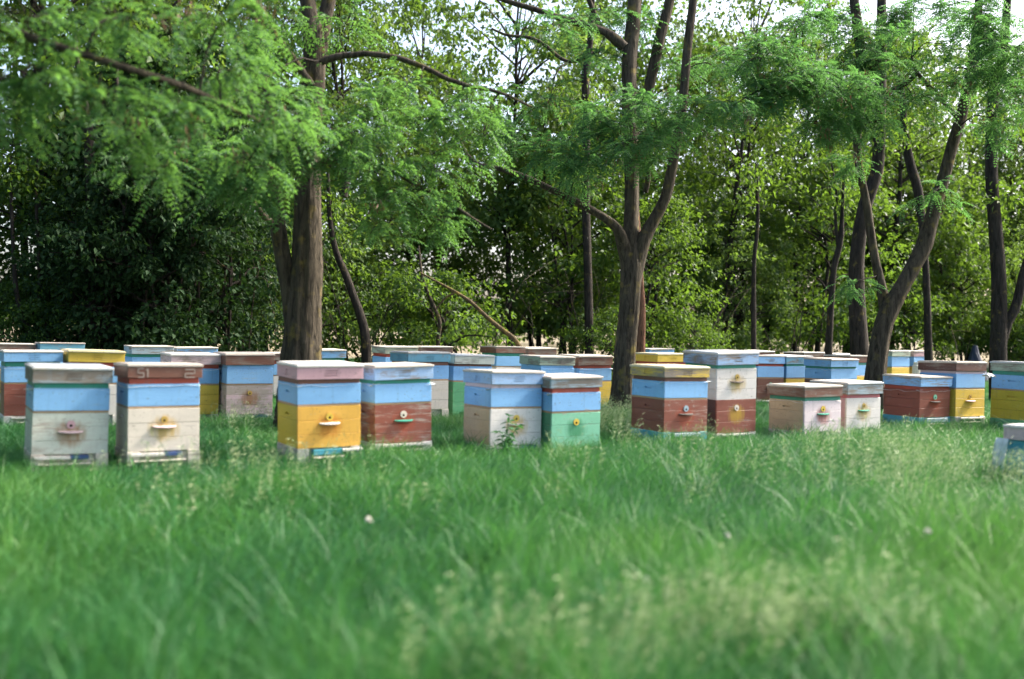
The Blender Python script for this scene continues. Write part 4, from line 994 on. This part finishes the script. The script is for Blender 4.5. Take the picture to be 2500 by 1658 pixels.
def grass_mat(name, lo, mid, hi, trans=.35):
    m, n, l, b = nt(name)
    g = n.new('ShaderNodeNewGeometry'); oi = n.new('ShaderNodeObjectInfo')
    pn = n.new('ShaderNodeTexNoise'); pn.inputs['Scale'].default_value = .55; pn.inputs['Detail'].default_value = 3; l.new(g.outputs['Position'], pn.inputs['Vector'])
    f = math_n(n, l, 'ADD', math_n(n, l, 'MULTIPLY', oi.outputs['Random'], .35), math_n(n, l, 'MULTIPLY', g.outputs['Random Per Island'], .25))
    f = math_n(n, l, 'ADD', f, math_n(n, l, 'MULTIPLY', math_n(n, l, 'SUBTRACT', pn.outputs['Fac'], .36), 1.6))
    # sunlit patch low on the right, painted into the blade colour
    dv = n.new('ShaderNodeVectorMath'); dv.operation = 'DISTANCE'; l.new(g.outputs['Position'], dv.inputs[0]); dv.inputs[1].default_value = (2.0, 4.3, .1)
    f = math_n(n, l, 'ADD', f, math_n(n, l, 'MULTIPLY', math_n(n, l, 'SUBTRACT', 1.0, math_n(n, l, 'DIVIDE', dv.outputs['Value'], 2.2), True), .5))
    r = ramp(n, [(.1, lo), (.5, mid), (.95, hi)]); l.new(f, r.inputs[0])
    l.new(r.outputs[0], b.inputs['Base Color']); b.inputs['Roughness'].default_value = .5; b.inputs['Specular IOR Level'].default_value = .3
    tr = n.new('ShaderNodeBsdfTranslucent'); l.new(mixc(n, l, .5, r.outputs[0], (.09, .27, .04)), tr.inputs['Color'])
    mx = n.new('ShaderNodeMixShader'); mx.inputs[0].default_value = trans; l.new(b.outputs[0], mx.inputs[1]); l.new(tr.outputs[0], mx.inputs[2])
    l.new(mx.outputs[0], n['Material Output'].inputs['Surface'])
    return m


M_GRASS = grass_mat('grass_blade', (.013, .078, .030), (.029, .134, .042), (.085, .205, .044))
M_STRAW = grass_mat('seed_head', (.24, .32, .16), (.36, .42, .23), (.52, .54, .36), .3)


def tuft(seed, n, rad, h, w, lean, wind=(.35, 0), head=False, tile=False):
    rs_ = np.random.RandomState(seed); K = 4
    a = rs_.uniform(0, 6.28, n); rr = rad * np.sqrt(rs_.rand(n)); base = np.stack([rr * np.cos(a), rr * np.sin(a), np.full(n, -.02)], 1)
    if tile: base[:, :2] = rs_.uniform(-rad, rad, (n, 2))
    H = h * rs_.uniform(.45, 1.15, n)
    if tile: H = H * (1 + .30 * np.sin(base[:, 0] * 7 + seed) * np.sin(base[:, 1] * 6 - seed * 2)); w = w * rs_.choice([.8, 1.0, 1.5], n)
    dirn = rs_.uniform(0, 6.28, n); ln = lean * rs_.uniform(.1, 1.2, n)
    off = np.stack([np.cos(dirn) * ln + wind[0] * rs_.rand(n), np.sin(dirn) * ln + wind[1] * rs_.rand(n)], 1)
    face = rs_.uniform(0, 6.28, n); sd2 = np.stack([np.cos(face), np.sin(face), np.zeros(n)], 1)
    V = []; t = np.linspace(0, 1, K)
    for k in range(K):
        wk = w * (1 - t[k] ** 1.6) * rs_.uniform(.8, 1.2, n) + .0004
        p = base + np.concatenate([off * H[:, None] * t[k] ** 1.8, (H * (t[k] - .22 * t[k] ** 2 * np.linalg.norm(off, axis=1)))[:, None]], 1)
        V += [p - sd2 * wk[:, None] / 2, p + sd2 * wk[:, None] / 2]
    V = np.stack(V, 1)                                               # n, 2K, 3
    b = (np.arange(n) * 2 * K)[:, None]
    F_ = np.concatenate([b + [2 * k, 2 * k + 1, 2 * k + 3, 2 * k + 2] for k in range(K - 1)], 1).reshape(-1, 4)
    if not head: return mesh_np('tuft', V.reshape(-1, 3), F_.ravel(), 4, (M_GRASS,), True)
    # panicles: small husks along the top third of each stalk
    tip = base + np.concatenate([off * H[:, None], (H * (1 - .22 * np.linalg.norm(off, axis=1)))[:, None]], 1)
    VV, FF, mi, c0 = [V.reshape(-1, 3)], [F_], [np.zeros(len(F_), int)], n * 2 * K
    for i in range(n):
        m_ = 16; u = rs_.uniform(0, .42, m_)[:, None]; p = tip[i] + (base[i] - tip[i]) * u * np.array([.7, .7, 1]) + rs_.normal(0, .008, (m_, 3))
        ax = rs_.normal(0, .6, (m_, 3)) + [wind[0] * 1.6, 0, .4]
        q, f_ = leaves_geo(p, ax, sph(rs_, m_), rs_.uniform(.022, .05, m_), np.full(m_, .0034))
        f4 = np.concatenate([f_, f_[:, 2:3]], 1)                      # kept as quads with a doubled corner below
        fq = (np.arange(m_) * 4)[:, None] + [0, 1, 2, 3]
        VV.append(q); FF.append(fq + c0); mi.append(np.ones(m_, int)); c0 += len(q)
    return mesh_np('tuft', np.vstack(VV), np.vstack(FF).ravel(), 4, (M_GRASS, M_STRAW), False, np.concatenate(mi))


def scatter(name, pts, rot, scl, var, meshes, label, kind='stuff'):
    """One object whose points carry tufts (geometry nodes instances)."""
    me = bpy.data.meshes.new(name); me.vertices.add(len(pts)); me.vertices.foreach_set('co', np.asarray(pts, np.float32).ravel())
    for nm, ty, arr in (('rot', 'FLOAT_VECTOR', rot), ('scl', 'FLOAT_VECTOR', scl)):
        at_ = me.attributes.new(nm, ty, 'POINT'); at_.data.foreach_set('vector', np.asarray(arr, np.float32).ravel())
    at_ = me.attributes.new('var', 'INT', 'POINT'); at_.data.foreach_set('value', np.asarray(var, np.int32))
    me.update(); o = link(name, me)
    g = bpy.data.node_groups.new(name, 'GeometryNodeTree')
    g.interface.new_socket('Geometry', in_out='INPUT', socket_type='NodeSocketGeometry'); g.interface.new_socket('Geometry', in_out='OUTPUT', socket_type='NodeSocketGeometry')
    gi, go = g.nodes.new('NodeGroupInput'), g.nodes.new('NodeGroupOutput'); J = g.nodes.new('GeometryNodeJoinGeometry')

    def attr(nm, ty):
        a = g.nodes.new('GeometryNodeInputNamedAttribute'); a.data_type = ty; a.inputs['Name'].default_value = nm
        return [s_ for s_ in a.outputs if s_.enabled][0]
    ro, sc, va = attr('rot', 'FLOAT_VECTOR'), attr('scl', 'FLOAT_VECTOR'), attr('var', 'INT')
    for k, m_ in enumerate(meshes):
        src = bpy.data.objects.new(name + '_tuft', m_)               # source only, never in the scene
        oi = g.nodes.new('GeometryNodeObjectInfo'); oi.inputs['Object'].default_value = src; oi.inputs['As Instance'].default_value = True
        cp = g.nodes.new('FunctionNodeCompare'); cp.data_type = 'INT'; cp.operation = 'EQUAL'
        ins = [s_ for s_ in cp.inputs if s_.enabled]; g.links.new(va, ins[0]); ins[1].default_value = k
        ip = g.nodes.new('GeometryNodeInstanceOnPoints')
        g.links.new(gi.outputs[0], ip.inputs['Points']); g.links.new([s_ for s_ in cp.outputs if s_.enabled][0], ip.inputs['Selection']); g.links.new(oi.outputs['Geometry'], ip.inputs['Instance'])
        g.links.new(ro, ip.inputs['Rotation']); g.links.new(sc, ip.inputs['Scale']); g.links.new(ip.outputs[0], J.inputs[0])
    g.links.new(J.outputs[0], go.inputs[0])
    o.modifiers.new('tufts', 'NODES').node_group = g
    if label: tag(o, label)
    tag(o, kind=kind)
    return o


HIVES = [(o.location.x, o.location.y) for o in C.objects if o.name.startswith('bee_hive')]


def free(x, y, m_=.30):
    """True where no hive box stands."""
    ok = np.ones(len(x), bool)
    for hx, hy in HIVES:
        dx, dy = x - hx, y - hy
        u, v = dx * cy + dy * sy_, -dx * sy_ + dy * cy
        ok &= ~((abs(u) < m_) & (abs(v) < m_))
    return ok


gr = np.random.RandomState(9)
SP = .8
ii, jj = np.meshgrid(np.arange(-30, 31), np.arange(1, 42), indexing='ij')
gx = (ii.ravel() + gr.uniform(-.16, .16, ii.size)) * SP; gy = (jj.ravel() + gr.uniform(-.16, .16, ii.size)) * SP + .5
ok = abs(gx) < gy * .60 + 1.4; gx, gy = gx[ok], gy[ok]
row = gy * cy - gx * sy_
hs = np.interp(row, [3.0, 4.6, 6.4, 8, 12, 16, 18], [1.2, .92, .90, .74, .68, .6, .45]) * gr.uniform(.85, 1.15, len(gx))
hs = np.where(gy < 2.4, hs * .75, hs)
hs = hs * (1 - .50 * np.exp(-((gx - 3.75) / .9) ** 2 - ((gy - 7.3) / 1.0) ** 2))        # trampled round the sunken hive
rot = np.stack([gr.uniform(-.05, .05, len(gx)), gr.uniform(-.05, .05, len(gx)), gr.uniform(-.7, .7, len(gx)) + np.pi * 0], 1)
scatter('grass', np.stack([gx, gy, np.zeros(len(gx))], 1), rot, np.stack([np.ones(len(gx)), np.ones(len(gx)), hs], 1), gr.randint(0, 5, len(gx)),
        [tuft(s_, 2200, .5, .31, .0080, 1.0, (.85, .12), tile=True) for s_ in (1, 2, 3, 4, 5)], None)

# broad-leaved weeds among the grass


def rosette(seed):
    r_ = np.random.RandomState(seed); LV = Leaves(); n = 13; a = r_.uniform(0, 6.28, n); up_ = r_.uniform(.5, 1.6, n)
    ax = np.stack([np.cos(a) + .35, np.sin(a), up_], 1); ln = r_.uniform(.12, .24, n)
    LV.put(r_.normal(0, .03, (n, 3)) * [1, 1, 0] + [0, 0, .04], ax, np.stack([-np.cos(a) * .5, -np.sin(a) * .5, np.ones(n)], 1), ln, ln * r_.uniform(.16, .28, n), fold=.2)
    return LV.mesh('rosette', M_WEED_L)


M_WEED_L = leaf_mat('broad_weed_leaf', [(.020, .095, .032), (.038, .140, .040), (.070, .180, .050)], .3, (.10, .28, .05))
n = 900; wy = gr.uniform(2.2, 12, n); wx = wy * gr.uniform(-.56, .56, n); ok = free(wx, wy, .34); wx, wy = wx[ok], wy[ok]; n = len(wx)
ok = np.sin(wx * 1.7 + wy * .6) * np.sin(wy * 1.3 - wx * .5) + gr.normal(0, .35, n) > .15; wx, wy = wx[ok], wy[ok]; n = len(wx)
sc_ = gr.uniform(.45, .85, n)
scatter('broadleaf_weeds', np.stack([wx, wy, np.zeros(n)], 1), np.stack([gr.uniform(-.15, .15, n), gr.uniform(-.15, .15, n), gr.uniform(0, 6.28, n)], 1), np.stack([sc_, sc_, sc_ * 1.15], 1), gr.randint(0, 3, n), [rosette(s_) for s_ in (1, 2, 3)], None)

# pale seeding grass in drifts
px_, py_ = [], []
for (cx, cyy, rx, ry, n) in [(2.4, 7.4, .6, .7, 26), (3.0, 8.3, .5, .5, 40), (3.6, 7.5, .4, .5, 24), (3.2, 9.6, .5, .4, 24), (.70, 3.6, .40, .30, 40), (.1, 3.2, .34, .22, 30), (1.2, 3.7, .3, .3, 8), (1.3, 9.6, .35, .25, 10), (.95, 11.2, .5, .9, 60), (-2.0, 7.2, .8, .8, 20), (-2.3, 10.4, .7, .5, 24),
                             (3.2, 5.6, .8, .8, 24), (1.0, 7.5, 1.6, 1.2, 16), (-1.0, 6.0, 1.8, 1.5, 10), (1.5, 12.6, .7, .7, 40), (2.6, 3.2, .5, .5, 30)]:
    px_.append(gr.normal(cx, rx * .55, n)); py_.append(gr.normal(cyy, ry * .55, n))
px_, py_ = np.concatenate(px_), np.concatenate(py_); ok = free(px_, py_, .34) & (py_ > 2.2); px_, py_ = px_[ok], py_[ok]; n = len(px_)
ws = gr.uniform(.8, 1.15, n)
scatter('seeding_grass', np.stack([px_, py_, np.zeros(n)], 1), np.stack([gr.uniform(-.1, .1, n), gr.uniform(-.1, .1, n), gr.uniform(-.6, .6, n)], 1), np.stack([ws, ws, ws * gr.uniform(.8, 1.1, n)], 1), gr.randint(0, 2, n),
        [tuft(21, 7, .10, .40, .0035, .35, (.4, .05), True), tuft(22, 6, .12, .44, .0035, .5, (.5, 0), True)], None)

# white flower heads
fm = plain('white_petal', (0.70, 0.68, 0.64), .8)
sv = []; T = Tubes(); T.add(np.array([[0, 0, 0, .003], [.01, .004, .2, .0025], [.02, 0, .36, .002]]), 7, 5)
stm = T.mesh('stem', M_WEED); LV = Leaves(); q = sph(wr, 70); q[:, 2] = np.abs(q[:, 2]) * .8
LV.put(np.array([.02, 0, .36]) + q * .006, q, np.cross(q, [.3, 1, .2]), np.full(70, .016), np.full(70, .008)); hdm = LV.mesh('flower_head', fm)
for (x_, y_, d) in [(1777, 1374, 4.6), (2258, 1382, 4.5), (890, 1374, 4.6), (1578, 1524, 3.8)]:
    p = at(x_, y_, d); f_ = empty('white_flower', (p[0], p[1], p[2] - .36), wr.uniform(0, 6))
    f_.location.z = min(.06, max(-.06, f_.location.z)); f_.scale = (.75, .75, .9 + .3 * wr.rand())
    tag(f_, 'small white flower head on a thin stem in the open grass', 'flower', 'white flower heads scattered in the grass')
    link('stem', stm, f_); link('flower_head', hdm, f_)
